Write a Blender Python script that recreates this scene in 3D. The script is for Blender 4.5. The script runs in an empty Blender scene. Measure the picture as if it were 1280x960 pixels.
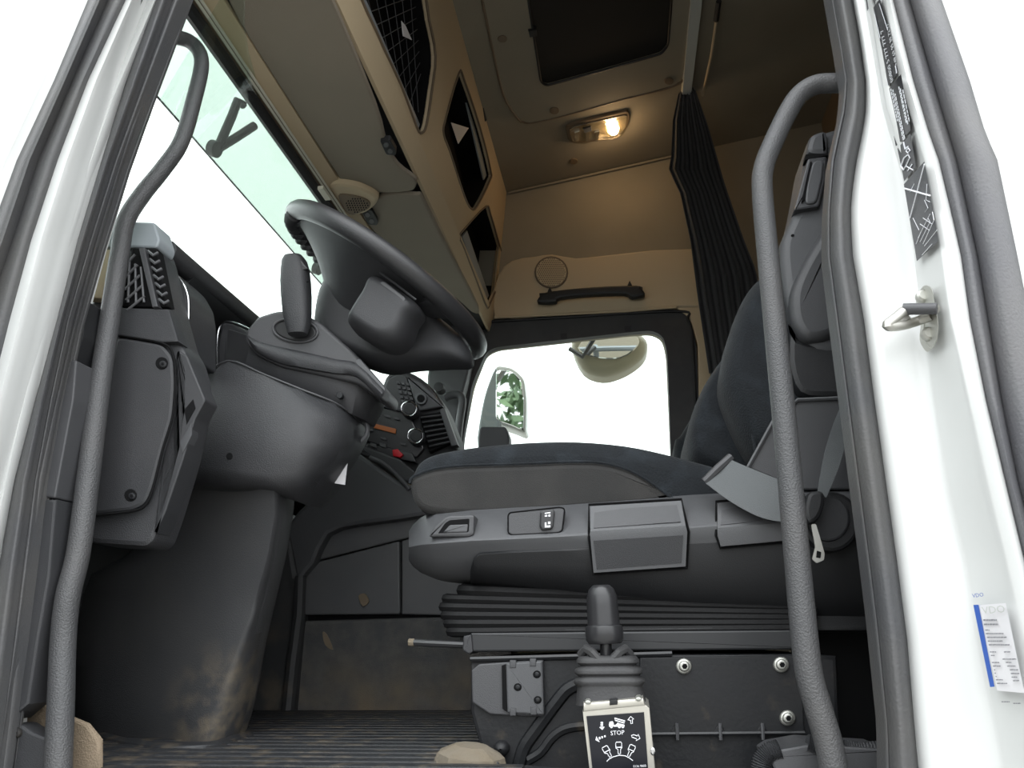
import bpy, bmesh, math, random
from mathutils import Vector as V, Matrix
random.seed(7)
scene = bpy.context.scene
COL = scene.collection
# ------------------------------------------------------------------ camera, sky, exposure
F = 950.0
CAM = V((0, -1.0, .175))
pitch = math.atan(320/950); yaw = math.atan(145/math.hypot(950, 320)); roll = -.013
CM = (Matrix.Rotation(yaw, 3, 'Z') @ Matrix.Rotation(math.pi/2+pitch, 3, 'X') @ Matrix.Rotation(roll, 3, 'Z'))
cd = bpy.data.cameras.new('camera'); cam = bpy.data.objects.new('camera', cd); COL.objects.link(cam)
cd.sensor_width = 36; cd.lens = F/1280*36; cd.clip_start = .02
cam.matrix_world = Matrix.Translation(CAM) @ CM.to_4x4()
scene.camera = cam
w = bpy.data.worlds.new('overcast_sky'); scene.world = w; w.use_nodes = True
wb = w.node_tree.nodes['Background']; wb.inputs[0].default_value = (.95, .98, 1, 1)
# standard overcast sky: brightness (1 + 2 sin h)/3 of the zenith
_n = w.node_tree.nodes; _l = w.node_tree.links
_tc = _n.new('ShaderNodeTexCoord'); _sx = _n.new('ShaderNodeSeparateXYZ'); _mr = _n.new('ShaderNodeMapRange')
_mr.inputs[1].default_value = 0; _mr.inputs[2].default_value = 1; _mr.inputs[3].default_value = 1.35; _mr.inputs[4].default_value = 4.05
_l.new(_tc.outputs['Generated'], _sx.inputs[0]); _l.new(_sx.outputs[2], _mr.inputs[0]); _l.new(_mr.outputs[0], wb.inputs[1])
vs = scene.view_settings
vs.view_transform = 'Standard'; vs.look = 'None'; vs.gamma = 1; vs.use_curve_mapping = False; vs.exposure = 0.5

# ------------------------------------------------------------------ pixel -> place
def ray(x, y): return CM @ V(((x-640)/F, (480-y)/F, -1))
def PY(x, y, Y):
    d = ray(x, y); return CAM + d*((Y-CAM.y)/d.y)
def PX(x, y, X):
    d = ray(x, y); return CAM + d*((X-CAM.x)/d.x)
def PZ(x, y, Z):
    d = ray(x, y); return CAM + d*((Z-CAM.z)/d.z)
def PP(x, y, plane):
    p, n = plane; d = ray(x, y); return CAM + d*((p-CAM).dot(n)/d.dot(n))
def interp(tab, t):
    if t <= tab[0][0]: a, b = tab[0], tab[1]
    elif t >= tab[-1][0]: a, b = tab[-2], tab[-1]
    else:
        for a, b in zip(tab, tab[1:]):
            if a[0] <= t <= b[0]: break
    return a[1] + (b[1]-a[1])*(t-a[0])/(b[0]-a[0])
def cr(pts, n=6, closed=False):
    "Catmull-Rom through pixel or space points"
    pts = [V(p) for p in pts]; out = []; N = len(pts)
    for i in range(N if closed else N-1):
        g = (lambda k: pts[k % N]) if closed else (lambda k: pts[min(max(k, 0), N-1)])
        p0, p1, p2, p3 = g(i-1), g(i), g(i+1), g(i+2)
        for k in range(n):
            t = k/n
            out.append(.5*((2*p1)+(p2-p0)*t+(2*p0-5*p1+4*p2-p3)*t*t+(3*p1-p0-3*p2+p3)*t**3))
    if not closed: out.append(pts[-1])
    return out
def rc(pts, r=6, seg=4):
    "round the corners of a closed polygon"
    pts = [V(p) for p in pts]; out = []; N = len(pts)
    for i, p in enumerate(pts):
        a = pts[i-1]-p; b = pts[(i+1) % N]-p
        k = min(r, a.length*.45, b.length*.45)
        s = p+a.normalized()*k; e = p+b.normalized()*k
        for j in range(seg+1):
            t = j/seg; out.append(s*(1-t)**2+p*2*t*(1-t)+e*t*t)
    return out
def circ(cx, cy, rx, ry=None, n=20, rot=0):
    ry = ry or rx; c, s = math.cos(rot), math.sin(rot); o = []
    for i in range(n):
        a = 2*math.pi*i/n; x, y = rx*math.cos(a), ry*math.sin(a)
        o.append((cx+x*c-y*s, cy+x*s+y*c))
    return o

# ------------------------------------------------------------------ mesh building
class MB:
    def __init__(s): s.v = []; s.f = []
    def add(s, vs_): k = len(s.v); s.v += [V(p) for p in vs_]; return k
    def slab(s, pts, depth, r=.003, seg=2, back_r=None):
        "closed 3-D outline pushed by the vector depth, front rim rounded"
        pts = [V(p) for p in pts]; N = len(pts); D = V(depth); L = D.length; d = D/L
        r = min(r, L*.8)
        nrm = []
        area = sum(((pts[i]-pts[0]).cross(pts[(i+1) % N]-pts[0]) for i in range(N)), V())
        sg = 1 if area.dot(d) > 0 else -1
        for i in range(N):
            e1 = (pts[i]-pts[i-1]); e2 = (pts[(i+1) % N]-pts[i])
            e1 = e1.normalized() if e1.length > 1e-9 else V(); e2 = e2.normalized() if e2.length > 1e-9 else V()
            n1 = d.cross(e1)*sg; n2 = d.cross(e2)*sg; m = n1+n2
            if m.length < 1e-6: m = n1
            m.normalize(); c = max(.5, m.dot(n1)); nrm.append(m/c)
        rings = []
        if r > 0:
            for k in range(seg+1):
                t = math.pi/2*k/seg
                rings.append([p+n*(r*(1-math.sin(t)))+d*(r*(1-math.cos(t))) for p, n in zip(pts, nrm)])
        else: rings.append(pts)
        if back_r:
            for k in range(seg+1):
                t = math.pi/2*k/seg
                rings.append([p+n*(back_r*(1-math.cos(t)))+d*(L-back_r*(1-math.sin(t))) for p, n in zip(pts, nrm)])
        else: rings.append([p+D for p in pts])
        ks = [s.add(q) for q in rings]
        s.f.append([ks[0]+i for i in range(N)]); s.f.append([ks[-1]+i for i in range(N)][::-1])
        for a, b in zip(ks, ks[1:]):
            for i in range(N):
                j = (i+1) % N; s.f.append([a+i, b+i, b+j, a+j])
        return s
    def dome(s, pts, depth, r, flat=.6, n=7):
        "soft bulging pad: rings grow from a small flat front to the full outline"
        pts = [V(p) for p in pts]; c = sum(pts, V())/len(pts); D = V(depth); L = D.length; d = D/L; rows = []
        for f in (.12, .4, .75): rows.append([c+(p-c)*flat*f+d*(.0) for p in pts])
        for k in range(n+1):
            t = math.pi/2*k/n; rows.append([c+(p-c)*(flat+(1-flat)*math.sin(t))+d*(r*(1-math.cos(t))) for p in pts])
        rows.append([p+D for p in pts]); rows.append([c+(p-c)*.9+D*1.02 for p in pts])
        return s.capped(rows)
    def loft(s, rows, back=None, closed=False):
        R = len(rows); N = len(rows[0]); ks = [s.add(q) for q in rows]
        def quads(ks, flip):
            for a, b in zip(ks, ks[1:]):
                for i in range(N if closed else N-1):
                    j = (i+1) % N; q = [a+i, b+i, b+j, a+j]; s.f.append(q[::-1] if flip else q)
        quads(ks, False)
        if back is not None:
            B = back if callable(back) else (lambda p: p+V(back))
            k2 = [s.add([B(V(p)) for p in q]) for q in rows]
            quads(k2, True)
            for a, b, c, d in list(zip(ks, ks[1:], k2, k2[1:])):
                if not closed:
                    s.f.append([a, c, d, b]); s.f.append([a+N-1, b+N-1, d+N-1, c+N-1])
            for i in range(N if closed else N-1):
                j = (i+1) % N
                s.f.append([ks[0]+i, ks[0]+j, k2[0]+j, k2[0]+i]); s.f.append([ks[-1]+i, k2[-1]+i, k2[-1]+j, ks[-1]+j])
        return s
    def capped(s, rows):
        "closed rings, capped at both ends"
        ks = []; N = len(rows[0])
        for q in rows: ks.append(s.add(q))
        for a, b in zip(ks, ks[1:]):
            for i in range(N):
                j = (i+1) % N; s.f.append([a+i, a+j, b+j, b+i])
        s.f.append([ks[0]+i for i in range(N)][::-1]); s.f.append([ks[-1]+i for i in range(N)])
        return s
    def tube(s, path, r, n=12, closed=False, flat=1.0, up=None):
        path = [V(p) for p in path]; N = len(path); rows = []
        t0 = (path[1]-path[0]).normalized()
        ref = V(up) if up else (V((0, 1, 0)) if abs(t0.y) < .9 else V((1, 0, 0)))
        for i, p in enumerate(path):
            if closed: t = path[(i+1) % N]-path[i-1]
            else: t = path[min(i+1, N-1)]-path[max(i-1, 0)]
            t.normalize(); u = ref-t*ref.dot(t); u.normalize(); ref = u if not up else ref
            vv = t.cross(u); rr = r[i] if isinstance(r, (list, tuple)) else r
            rows.append([p+(u*math.cos(2*math.pi*k/n)*flat+vv*math.sin(2*math.pi*k/n))*rr for k in range(n)])
        if closed:
            ks = [s.add(q) for q in rows]
            for i in range(N):
                a, b = ks[i], ks[(i+1) % N]
                for k in range(n):
                    j = (k+1) % n; s.f.append([a+k, a+j, b+j, b+k])
        else: s.capped(rows)
        return s
    def lathe(s, prof, o, axis, n=20, ell=1.0, up=None):
        "prof = [(radius, height along axis)]"
        o = V(o); ax = V(axis).normalized()
        u = V(up) if up else (V((0, 0, 1)) if abs(ax.z) < .9 else V((1, 0, 0)))
        u = (u-ax*u.dot(ax)).normalized(); v_ = ax.cross(u)
        return s.capped([[o+ax*h+(u*math.cos(2*math.pi*k/n)+v_*ell*math.sin(2*math.pi*k/n))*max(r, 1e-5) for k in range(n)] for r, h in prof])
    def hexa(s, p):
        k = s.add(p)
        for q in ((0, 1, 2, 3), (7, 6, 5, 4), (0, 4, 5, 1), (1, 5, 6, 2), (2, 6, 7, 3), (3, 7, 4, 0)): s.f.append([k+i for i in q])
        return s
    def box(s, a, b):
        (x0, y0, z0), (x1, y1, z1) = a, b
        return s.hexa([(x0, y0, z0), (x1, y0, z0), (x1, y1, z0), (x0, y1, z0), (x0, y0, z1), (x1, y0, z1), (x1, y1, z1), (x0, y1, z1)])
    def holed(s, outer, holes, thick):
        "flat panel with openings, thick = vector away from the viewer"
        bm = bmesh.new(); es = []
        for lp in [outer]+holes:
            vs_ = [bm.verts.new(p) for p in lp]
            es += [bm.edges.new((vs_[i], vs_[(i+1) % len(vs_)])) for i in range(len(vs_))]
        bmesh.ops.triangle_fill(bm, use_beauty=True, use_dissolve=False, edges=es)
        bm.verts.index_update(); base = [v.co.copy() for v in bm.verts]; tri = [[v.index for v in f.verts] for f in bm.faces]; bm.free()
        a = s.add(base); b = s.add([p+V(thick) for p in base])
        for t in tri: s.f.append([a+i for i in t]); s.f.append([b+i for i in t[::-1]])
        k = 0
        for lp in [outer]+holes:
            n = len(lp)
            for i in range(n):
                j = (i+1) % n; s.f.append([a+k+i, a+k+j, b+k+j, b+k+i])
            k += n
        return s
WLOC = {}
def setp(o, label=None, cat=None, group=None, kind=None, category=None):
    cat = cat or category
    for k, x in (('label', label), ('category', cat), ('group', group), ('kind', kind)):
        if x: o[k] = x
    return o
def build(name, mb, mat, parent=None, smooth=38, recalc=True, **kw):
    c = sum(mb.v, V())/len(mb.v); c = V((c.x, c.y, min(p.z for p in mb.v)))
    me = bpy.data.meshes.new(name)
    me.from_pydata([p-c for p in mb.v], [], mb.f)
    if recalc:
        bm = bmesh.new(); bm.from_mesh(me); bmesh.ops.remove_doubles(bm, verts=bm.verts, dist=1e-6)
        bmesh.ops.recalc_face_normals(bm, faces=bm.faces); bm.to_mesh(me); bm.free()
    if smooth:
        me.shade_smooth(); me.set_sharp_from_angle(angle=math.radians(smooth))
        for p_ in me.polygons:
            if p_.loop_total > 6: p_.use_smooth = False
    me.materials.append(M[mat])
    o = bpy.data.objects.new(name, me); COL.objects.link(o)
    if smooth and len(me.polygons) > 6:
        wm = o.modifiers.new('weighted', 'WEIGHTED_NORMAL'); wm.keep_sharp = True; wm.weight = 100
    place(o, c, parent); setp(o, **kw); return o
def place(o, c, parent):
    WLOC[o] = V(c)
    if parent: o.parent = parent; o.location = V(c)-WLOC[parent]
    else: o.location = c
def thing(name, label, cat, loc, group=None):
    o = bpy.data.objects.new(name, None); COL.objects.link(o); o.empty_display_size = .05
    place(o, V(loc), None); setp(o, label, cat, group); return o
def struct(name, mb, mat, parent=None, **k):
    return build(name, mb, mat, parent, **({} if parent else {'kind': 'structure'}), **k)
def S(name, px, Y, depth, mat, parent=None, r=.003, rad=0, seg=2, D=(0, 1, 0), **k):
    "pixel outline standing on the plane Y, pushed inwards by depth"
    if rad: px = rc(px, rad); r = min(r, rad*.00095*(Y+1))
    return build(name, MB().slab([PY(p[0], p[1], Y) for p in px], V(D).normalized()*depth, r, seg), mat, parent, **k)
def DM(name, px, Y, depth, r, mat, parent=None, flat=.6, **k):
    return build(name, MB().dome([PY(p[0], p[1], Y) for p in px], (0, depth, 0), r, flat), mat, parent, smooth=70, **k)
def SP(name, px, plane, depth, mat, parent=None, r=.003, rad=0, seg=2, out=0, **k):
    p0, n = plane; n = n.normalized(); n = n if (p0-CAM).dot(n) > 0 else -n
    if rad: px = rc(px, rad); r = min(r, rad*.001)
    return build(name, MB().slab([PP(p[0], p[1], plane)-n*out for p in px], n*depth, r, seg), mat, parent, **k)
def textmesh(mb, s, o, u, v, size, align='LEFT'):
    "letters as flat raised mesh: o origin, u reading direction, v up"
    cu = bpy.data.curves.new('lettering', 'FONT'); cu.body = s; cu.size = 1; cu.align_x = align; cu.extrude = 0; cu.resolution_u = 2
    ob = bpy.data.objects.new('lettering', cu); COL.objects.link(ob)
    dg = bpy.context.evaluated_depsgraph_get(); me = bpy.data.meshes.new_from_object(ob.evaluated_get(dg))
    k = mb.add([V(o)+V(u)*(p.co.x*size)+V(v)*(p.co.y*size) for p in me.vertices])
    mb.f += [[k+i for i in p.vertices] for p in me.polygons]
    bpy.data.objects.remove(ob); bpy.data.curves.remove(cu); bpy.data.meshes.remove(me)
    return mb

# ------------------------------------------------------------------ materials
M = {}
def mat(name, col, rough=.5, metal=0, bump=0, bscale=600, col2=None, cscale=8, camt=(.4, .7), coat=0, spec=.5, rough2=None, dust=None, stain=None, sheen=0, alpha=None):
    m = bpy.data.materials.new(name); m.use_nodes = True; nt = m.node_tree; N = nt.nodes; L = nt.links
    b = N['Principled BSDF']; b.inputs['Base Color'].default_value = (*col, 1); b.inputs['Roughness'].default_value = rough
    b.inputs['Metallic'].default_value = metal; b.inputs['Coat Weight'].default_value = coat; b.inputs['Specular IOR Level'].default_value = spec
    if sheen: b.inputs['Sheen Weight'].default_value = sheen; b.inputs['Sheen Roughness'].default_value = .4
    tc = N.new('ShaderNodeTexCoord'); geo = N.new('ShaderNodeNewGeometry')
    cout = None
    def noise(scale, det=3, src=None):
        n = N.new('ShaderNodeTexNoise'); n.inputs['Scale'].default_value = scale; n.inputs['Detail'].default_value = det
        L.new(src or geo.outputs['Position'], n.inputs['Vector']); return n.outputs['Fac']
    def ramp(fac, a, c):
        r = N.new('ShaderNodeMapRange'); r.inputs[1].default_value = a; r.inputs[2].default_value = c; L.new(fac, r.inputs[0]); return r.outputs[0]
    def mix(fac, a, c):
        x = N.new('ShaderNodeMix'); x.data_type = 'RGBA'; L.new(fac, x.inputs[0])
        if isinstance(a, tuple): x.inputs[6].default_value = (*a, 1)
        else: L.new(a, x.inputs[6])
        x.inputs[7].default_value = (*c, 1); return x.outputs[2]
    if col2: cout = mix(ramp(noise(cscale), *camt), col, col2)
    if dust:
        # settled dirt: blotches below a height, dcol, z0 (all) .. z1 (none), scale, amount
        dcol, z0, z1, ds, lo, hi = dust
        sx = N.new('ShaderNodeSeparateXYZ'); L.new(geo.outputs['Position'], sx.inputs[0])
        h = ramp(sx.outputs[2], z1, z0)
        ad = N.new('ShaderNodeMath'); ad.operation = 'MULTIPLY'; L.new(h, ad.inputs[0]); L.new(ramp(noise(ds, 6), lo, hi), ad.inputs[1])
        cout = mix(ad.outputs[0], cout or col, dcol)
    if stain:
        # one dried-mud patch: centre, radius, colour, noise scale
        sc_, sr_, scol, sn = stain
        dn = N.new('ShaderNodeVectorMath'); dn.operation = 'DISTANCE'; L.new(geo.outputs['Position'], dn.inputs[0]); dn.inputs[1].default_value = sc_
        md = N.new('ShaderNodeMath'); md.operation = 'MULTIPLY'; L.new(ramp(dn.outputs['Value'], sr_, sr_*.25), md.inputs[0]); L.new(ramp(noise(sn, 8), .42, .72), md.inputs[1])
        cout = mix(md.outputs[0], cout or col, scol)
    if cout: L.new(cout, b.inputs['Base Color'])
    if rough2 is not None:
        r = N.new('ShaderNodeMapRange'); r.inputs[1].default_value = .35; r.inputs[2].default_value = .65; r.inputs[3].default_value = rough; r.inputs[4].default_value = rough2
        L.new(noise(14, 4), r.inputs[0]); L.new(r.outputs[0], b.inputs['Roughness'])
    if bump:
        bp = N.new('ShaderNodeBump'); bp.inputs['Strength'].default_value = bump; bp.inputs['Distance'].default_value = .002
        L.new(noise(bscale, 2), bp.inputs['Height']); L.new(bp.outputs[0], b.inputs['Normal'])
    M[name] = m; return m
def emit(name, col, st):
    m = bpy.data.materials.new(name); m.use_nodes = True; b = m.node_tree.nodes['Principled BSDF']
    b.inputs['Base Color'].default_value = (*col, 1); b.inputs['Emission Color'].default_value = (*col, 1); b.inputs['Emission Strength'].default_value = st; M[name] = m
def glass(name, tint, refl=.06, transl=None, tamt=.5):
    m = bpy.data.materials.new(name); m.use_nodes = True; nt = m.node_tree; N = nt.nodes; L = nt.links
    N.remove(N['Principled BSDF']); out = N['Material Output']
    t = N.new('ShaderNodeBsdfTransparent'); t.inputs[0].default_value = (*tint, 1)
    g = N.new('ShaderNodeBsdfGlossy'); g.inputs['Roughness'].default_value = .03
    mx = N.new('ShaderNodeMixShader'); mx.inputs[0].default_value = refl; L.new(t.outputs[0], mx.inputs[1]); L.new(g.outputs[0], mx.inputs[2])
    last = mx
    if transl:
        q = N.new('ShaderNodeBsdfTranslucent'); q.inputs[0].default_value = (*transl, 1)
        m2 = N.new('ShaderNodeMixShader'); m2.inputs[0].default_value = tamt; L.new(mx.outputs[0], m2.inputs[1]); L.new(q.outputs[0], m2.inputs[2]); last = m2
    L.new(last.outputs[0], out.inputs[0]); M[name] = m

DUST = (.20, .155, .10)
mat('plastic', (.028, .029, .032), .55, bump=.35, bscale=900, col2=(.036, .036, .039), cscale=5)
mat('plastic_soft', (.032, .033, .036), .5, bump=.5, bscale=520, col2=(.042, .042, .045), cscale=6)
mat('plastic_dark', (.011, .0115, .013), .55, bump=.2, bscale=700)
mat('plastic_grey', (.075, .077, .082), .5, bump=.25, bscale=900, col2=(.088, .089, .094), cscale=4)
mat('plastic_mid', (.055, .056, .06), .45, bump=.25, bscale=900, col2=(.065, .065, .069), cscale=4)
mat('plastic_gloss', (.025, .025, .027), .3)
mat('plastic_dirty', (.038, .039, .041), .55, bump=.35, bscale=500, col2=(.047, .047, .048), cscale=7, dust=(DUST, .0, .3, 9, .52, .8))
mat('pedestal', (.05, .051, .054), .5, bump=.35, bscale=500, col2=(.06, .06, .061), cscale=7, stain=(tuple(PY(306, 905, .43)), .17, (.19, .155, .11), 30))
mat('carpet_dirty', (.085, .086, .088), .85, bump=.9, bscale=420, col2=(.125, .12, .115), cscale=25, dust=(DUST, -.02, .17, 9, .36, .66))
mat('bellows', (.006, .006, .0065), .5, bump=.2, bscale=260, spec=.18)
mat('rubber', (.03, .03, .032), .6, bump=.25, bscale=260, col2=(.042, .041, .041), cscale=9)
mat('rubber_seal', (.065, .066, .07), .48, bump=.3, bscale=300, col2=(.082, .08, .078), cscale=7)
mat('rubber_seal_lit', (.10, .10, .108), .45, bump=.3, bscale=300, col2=(.12, .118, .12), cscale=7)  # seal rubber with a lighter colour standing in for its lit side
mat('rubber_black', (.012, .012, .013), .5)
mat('mat_rubber', (.022, .023, .026), .5, bump=.3, bscale=300, dust=(DUST, -.1, .12, 30, .5, .8))
mat('leather', (.03, .03, .032), .34, bump=.35, bscale=600)
mat('handle', (.062, .063, .066), .45, bump=.7, bscale=420, col2=(.072, .071, .072), cscale=8)
mat('paint', (.62, .63, .62), .32, coat=.35, col2=(.585, .595, .585), cscale=3)
mat('paint_grey', (.55, .57, .54), .4, coat=.2)
mat('tan', (.55, .44, .29), .6, bump=.15, bscale=700)
mat('tan_dark', (.17, .125, .082), .65, bump=.15, bscale=700)
mat('ceiling', (.29, .255, .195), .8, bump=.3, bscale=400, col2=(.255, .225, .17), cscale=3)
mat('visor', (.25, .213, .165), .75, bump=.3, bscale=500, col2=(.275, .232, .18), cscale=4)
mat('velour', (.006, .0085, .0115), .9, bump=.9, bscale=330, col2=(.018, .024, .030), cscale=22, camt=(.5, .78), sheen=.06)
mat('cloth_grey', (.026, .0255, .025), .9, bump=.6, bscale=700, col2=(.04, .038, .036), cscale=10, sheen=.1)
mat('belt', (.10, .108, .112), .6, bump=.4, bscale=900)
mat('tunnel', (.105, .107, .112), .55, bump=.2, bscale=700, col2=(.125, .125, .127), cscale=5)
mat('console', (.075, .077, .082), .42, bump=.25, bscale=900, col2=(.085, .086, .09), cscale=4)
mat('steel', (.55, .54, .5), .35, metal=1, rough2=.5, bump=.1, bscale=200)
mat('chrome', (.75, .76, .78), .15, metal=1)
mat('alu', (.62, .60, .54), .42, metal=.85)
mat('lit_alu', (.62, .6, .5), .5)
mat('zinc', (.5, .5, .46), .45, metal=.8)
mat('steel_black', (.012, .013, .015), .36, rough2=.6, bump=.2, bscale=160, col2=(.019, .019, .02), spec=.3, cscale=14, dust=(DUST, .0, .16, 22, .6, 1.0))
mat('rail_grey', (.013, .014, .016), .4)
mat('white_card', (.75, .74, .76), .6)
mat('white_ink', (.85, .86, .9), .6)
mat('black_foil', (.02, .02, .024), .35)
mat('label_black', (.006, .007, .012), .3)
mat('blue_ink', (.03, .10, .42), .5)
mat('grey_ink', (.22, .22, .24), .6)
mat('curtain', (.02, .02, .021), .95, bump=.4, bscale=500, sheen=.2)
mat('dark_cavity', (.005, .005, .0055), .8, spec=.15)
mat('blind', (.012, .010, .008), .8, bump=.2)
mat('orange', (.35, .10, .02), .4)
mat('red', (.5, .01, .02), .3)
mat('lit_grey', (.28, .31, .33), .45)
mat('housing_beige', (.36, .33, .25), .5)
mat('sand', (.2, .155, .105), .8, bump=.6, bscale=500, col2=(.26, .2, .14), cscale=14)
mat('stone', (.17, .145, .11), .9, bump=.8, bscale=120, col2=(.16, .13, .09), cscale=25)
mat('ground', (.22, .21, .195), .9, bump=.4, bscale=60, col2=(.17, .165, .15), cscale=2)
mat('leaf', (.05, .10, .04), .7, col2=(.09, .15, .06), cscale=3)
mat('mirror', (.9, .9, .9), .02, metal=1)
mat('lens_bowl', (.5, .47, .42), .25, metal=.7)
emit('bulb', (1.0, .62, .25), 30)
glass('glass', (.93, .97, .95), .05)
glass('tint_glass', (.62, .67, .635), .03, transl=(.36, .40, .37), tamt=.32)
glass('lens', (.9, .88, .82), .12)
for k in M: pass

# ================================================================== THE SETTING
HK = .87                                    # overhead mouldings: distance factor
def hx(x): return x*HK
def hz_(z): return .175+(z-.175)*HK
WY = 2.1                                    # passenger side wall
g = MB().box((-150, -150, -1.62), (150, 150, -1.6)); struct('ground', g, 'ground')
struct('floor', MB().box((-1.35, .03, -.06), (1.1, WY+.05, -.012)), 'plastic_dark')
ca, cb = PY(638, 240, WY), PY(840, 195, WY)
cslope = (cb.z-ca.z)/(cb.x-ca.x)
CN = V((-cslope, 0, 1)).normalized(); CEIL = (ca, CN)
def cz(x): return ca.z+(x-ca.x)*cslope
c = MB().hexa([(-.95, -.12, cz(-.95)), (1.1, -.12, cz(1.1)), (1.1, WY+.1, cz(1.1)), (-.95, WY+.1, cz(-.95)),
               (-.95, -.12, cz(-.95)+.08), (1.1, -.12, cz(1.1)+.08), (1.1, WY+.1, cz(1.1)+.08), (-.95, WY+.1, cz(-.95)+.08)])
struct('ceiling', c, 'ceiling')
struct('wall_back', MB().box((1.0, -.12, -.06), (1.1, WY+.1, 2.5)), 'tan_dark')
struct('wall_front', MB().box((-1.42, -.12, -.06), (-1.35, WY+.1, .84)), 'plastic_dark')
# bodywork above the windscreen
struct('wall_header', MB().hexa([(hx(-.99), -.1, hz_(1.66)), (hx(-.93), -.1, hz_(1.66)), (hx(-.93), WY+.1, hz_(1.66)), (hx(-.99), WY+.1, hz_(1.66)), (hx(-.99), -.1, 2.4), (hx(-.93), -.1, 2.4), (hx(-.93), WY+.1, 2.4), (hx(-.99), WY+.1, 2.4)]), 'rubber_black')

# passenger side wall with its window opening
def box_px(l): return [PY(x, y, WY) for x, y in l]
win_out = [(576, 590), (577, 548), (590, 480), (606, 440), (620, 433), (700, 424), (790, 414), (815, 413), (828, 420), (833, 440), (839, 580), (838, 604), (700, 608), (577, 610)]
hole = [PY(x, y, WY) for x, y in rc(win_out, 10, 3)]
zl = -.06
outer = [V((hx(-.97), WY, hz_(1.63))), V((-.82, WY, 2.4)), V((1.05, WY, 2.55)), V((1.05, WY, zl)), V((-1.35, WY, zl)), V((-1.35, WY, .80)), V((-.86, WY, .84)), V((-.80, WY, 1.25)), V((-.755, WY, 1.40))]
struct('wall_passenger', MB().holed(outer, [hole], (0, .06, 0)), 'ceiling', smooth=0)
# dark rubber surround of that window
fr_o = rc([(560, 700), (566, 560), (585, 470), (606, 404), (617, 399), (700, 394), (845, 386), (862, 397), (870, 430), (876, 560), (876, 700)], 14, 4)
fr = MB().holed([PY(x, y, WY-.035) for x, y in fr_o], [[PY(x, y, WY-.035) for x, y in rc([(577, 560), (590, 480), (608, 440), (620, 434), (700, 425), (790, 415), (815, 413), (829, 420), (834, 440), (839, 580), (838, 600), (578, 604)], 10, 3)]], (0, .034, 0))
w2 = struct('window_2', fr, 'rubber', smooth=0)
build('window_glass', MB().box((-1.0, WY+.02, .4), (.5, WY+.024, 1.62)), 'glass', w2)
tb = MB().tube(cr([PY(*p, WY-.04) for p in [(872, 700), (871, 560), (866, 430), (860, 400), (846, 389), (700, 397), (612, 402)]], 6), .006, 8)
build('seal_bead', tb, 'rubber_black', w2)
for x in (705, 785):
    build('glass_clip', MB().box(PY(x-4, 424 if x == 705 else 415, WY-.036), PY(x+4, 418 if x == 705 else 409, WY-.02)), 'plastic_dark', w2)

# windscreen
ws = []
for i in range(9):
    t = i/8; x, z = hx(-.965)*(1-t)-1.34*t, hz_(1.63)*(1-t)+.84*t
    ws.append([V((x+(.20+.25*t)*abs(2*k/24-1)**4, .03+(WY-.06)*k/24, z)) for k in range(25)])
w1 = struct('window_1', MB().loft(ws, back=(-.005, 0, -.003)), 'glass', smooth=80)
build('top_seal', MB().tube([(hx(-.957), y_, hz_(1.612)) for y_ in (-.02, 1.0, WY-.05)], .016, 8), 'rubber_black', w1)
# passenger side windscreen pillar
S('trim_1', [(532, 700), (534, 470), (540, 430), (585, 380), (598, 380), (592, 440), (572, 520), (566, 700)], WY-.1, .09, 'plastic_mid', kind='structure', r=.01)

# driver door frame: cross-sections run along the opening, from outside skin to inner seal
def frame(cols, ys, zext):
    rows = []
    for y in ys:
        rows.append([PY(interp(t, y), y, Y) for t, Y in cols])
    a, b = rows[1], rows[0]
    # the pillar runs on above the picture
    rows.insert(0, [q+(q-p)*((zext-q.z)/(q.z-p.z)) for p, q in zip(a, b)])
    return rows
YS = list(range(-60, 1041, 20))
c0 = [(0, 1038), (50, 1047), (100, 1055), (133, 1053), (167, 1045), (200, 1038), (267, 1033), (320, 1033), (400, 1043), (500, 1056), (600, 1069), (700, 1082), (773, 1091), (840, 1098), (907, 1105), (960, 1106)]
c1 = [(0, 1066), (50, 1075), (100, 1082), (133, 1083), (167, 1078), (200, 1071), (233, 1066), (267, 1063), (320, 1066), (400, 1080), (500, 1093), (600, 1107), (700, 1121), (800, 1134), (907, 1143), (960, 1148)]
c2 = [(0, 1087), (110, 1108), (167, 1120), (230, 1131), (320, 1143), (400, 1152), (500, 1164), (600, 1180), (700, 1203), (800, 1220), (900, 1239), (960, 1250)]
c3 = [(0, 1108), (100, 1125), (200, 1157), (300, 1175), (400, 1190), (500, 1213), (600, 1236), (700, 1260), (800, 1283), (960, 1318)]
c4 = [(0, 1115), (100, 1140), (167, 1160), (200, 1172), (267, 1188), (320, 1200), (400, 1211), (500, 1231), (600, 1255), (700, 1279), (960, 1345)]
c5 = [(0, 1138), (100, 1167), (200, 1197), (320, 1223), (500, 1253), (600, 1273), (700, 1298), (960, 1365)]
c6 = [(0, 1178), (100, 1213), (167, 1233), (200, 1248), (267, 1262), (320, 1273), (400, 1289), (500, 1310), (600, 1335), (960, 1430)]
def off(t, d): return [(a, b+d) for a, b in t]
def lerp(t, u, k): return [(y, interp(t, y)*(1-k)+interp(u, y)*k) for y in YS]
RX = .42
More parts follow.
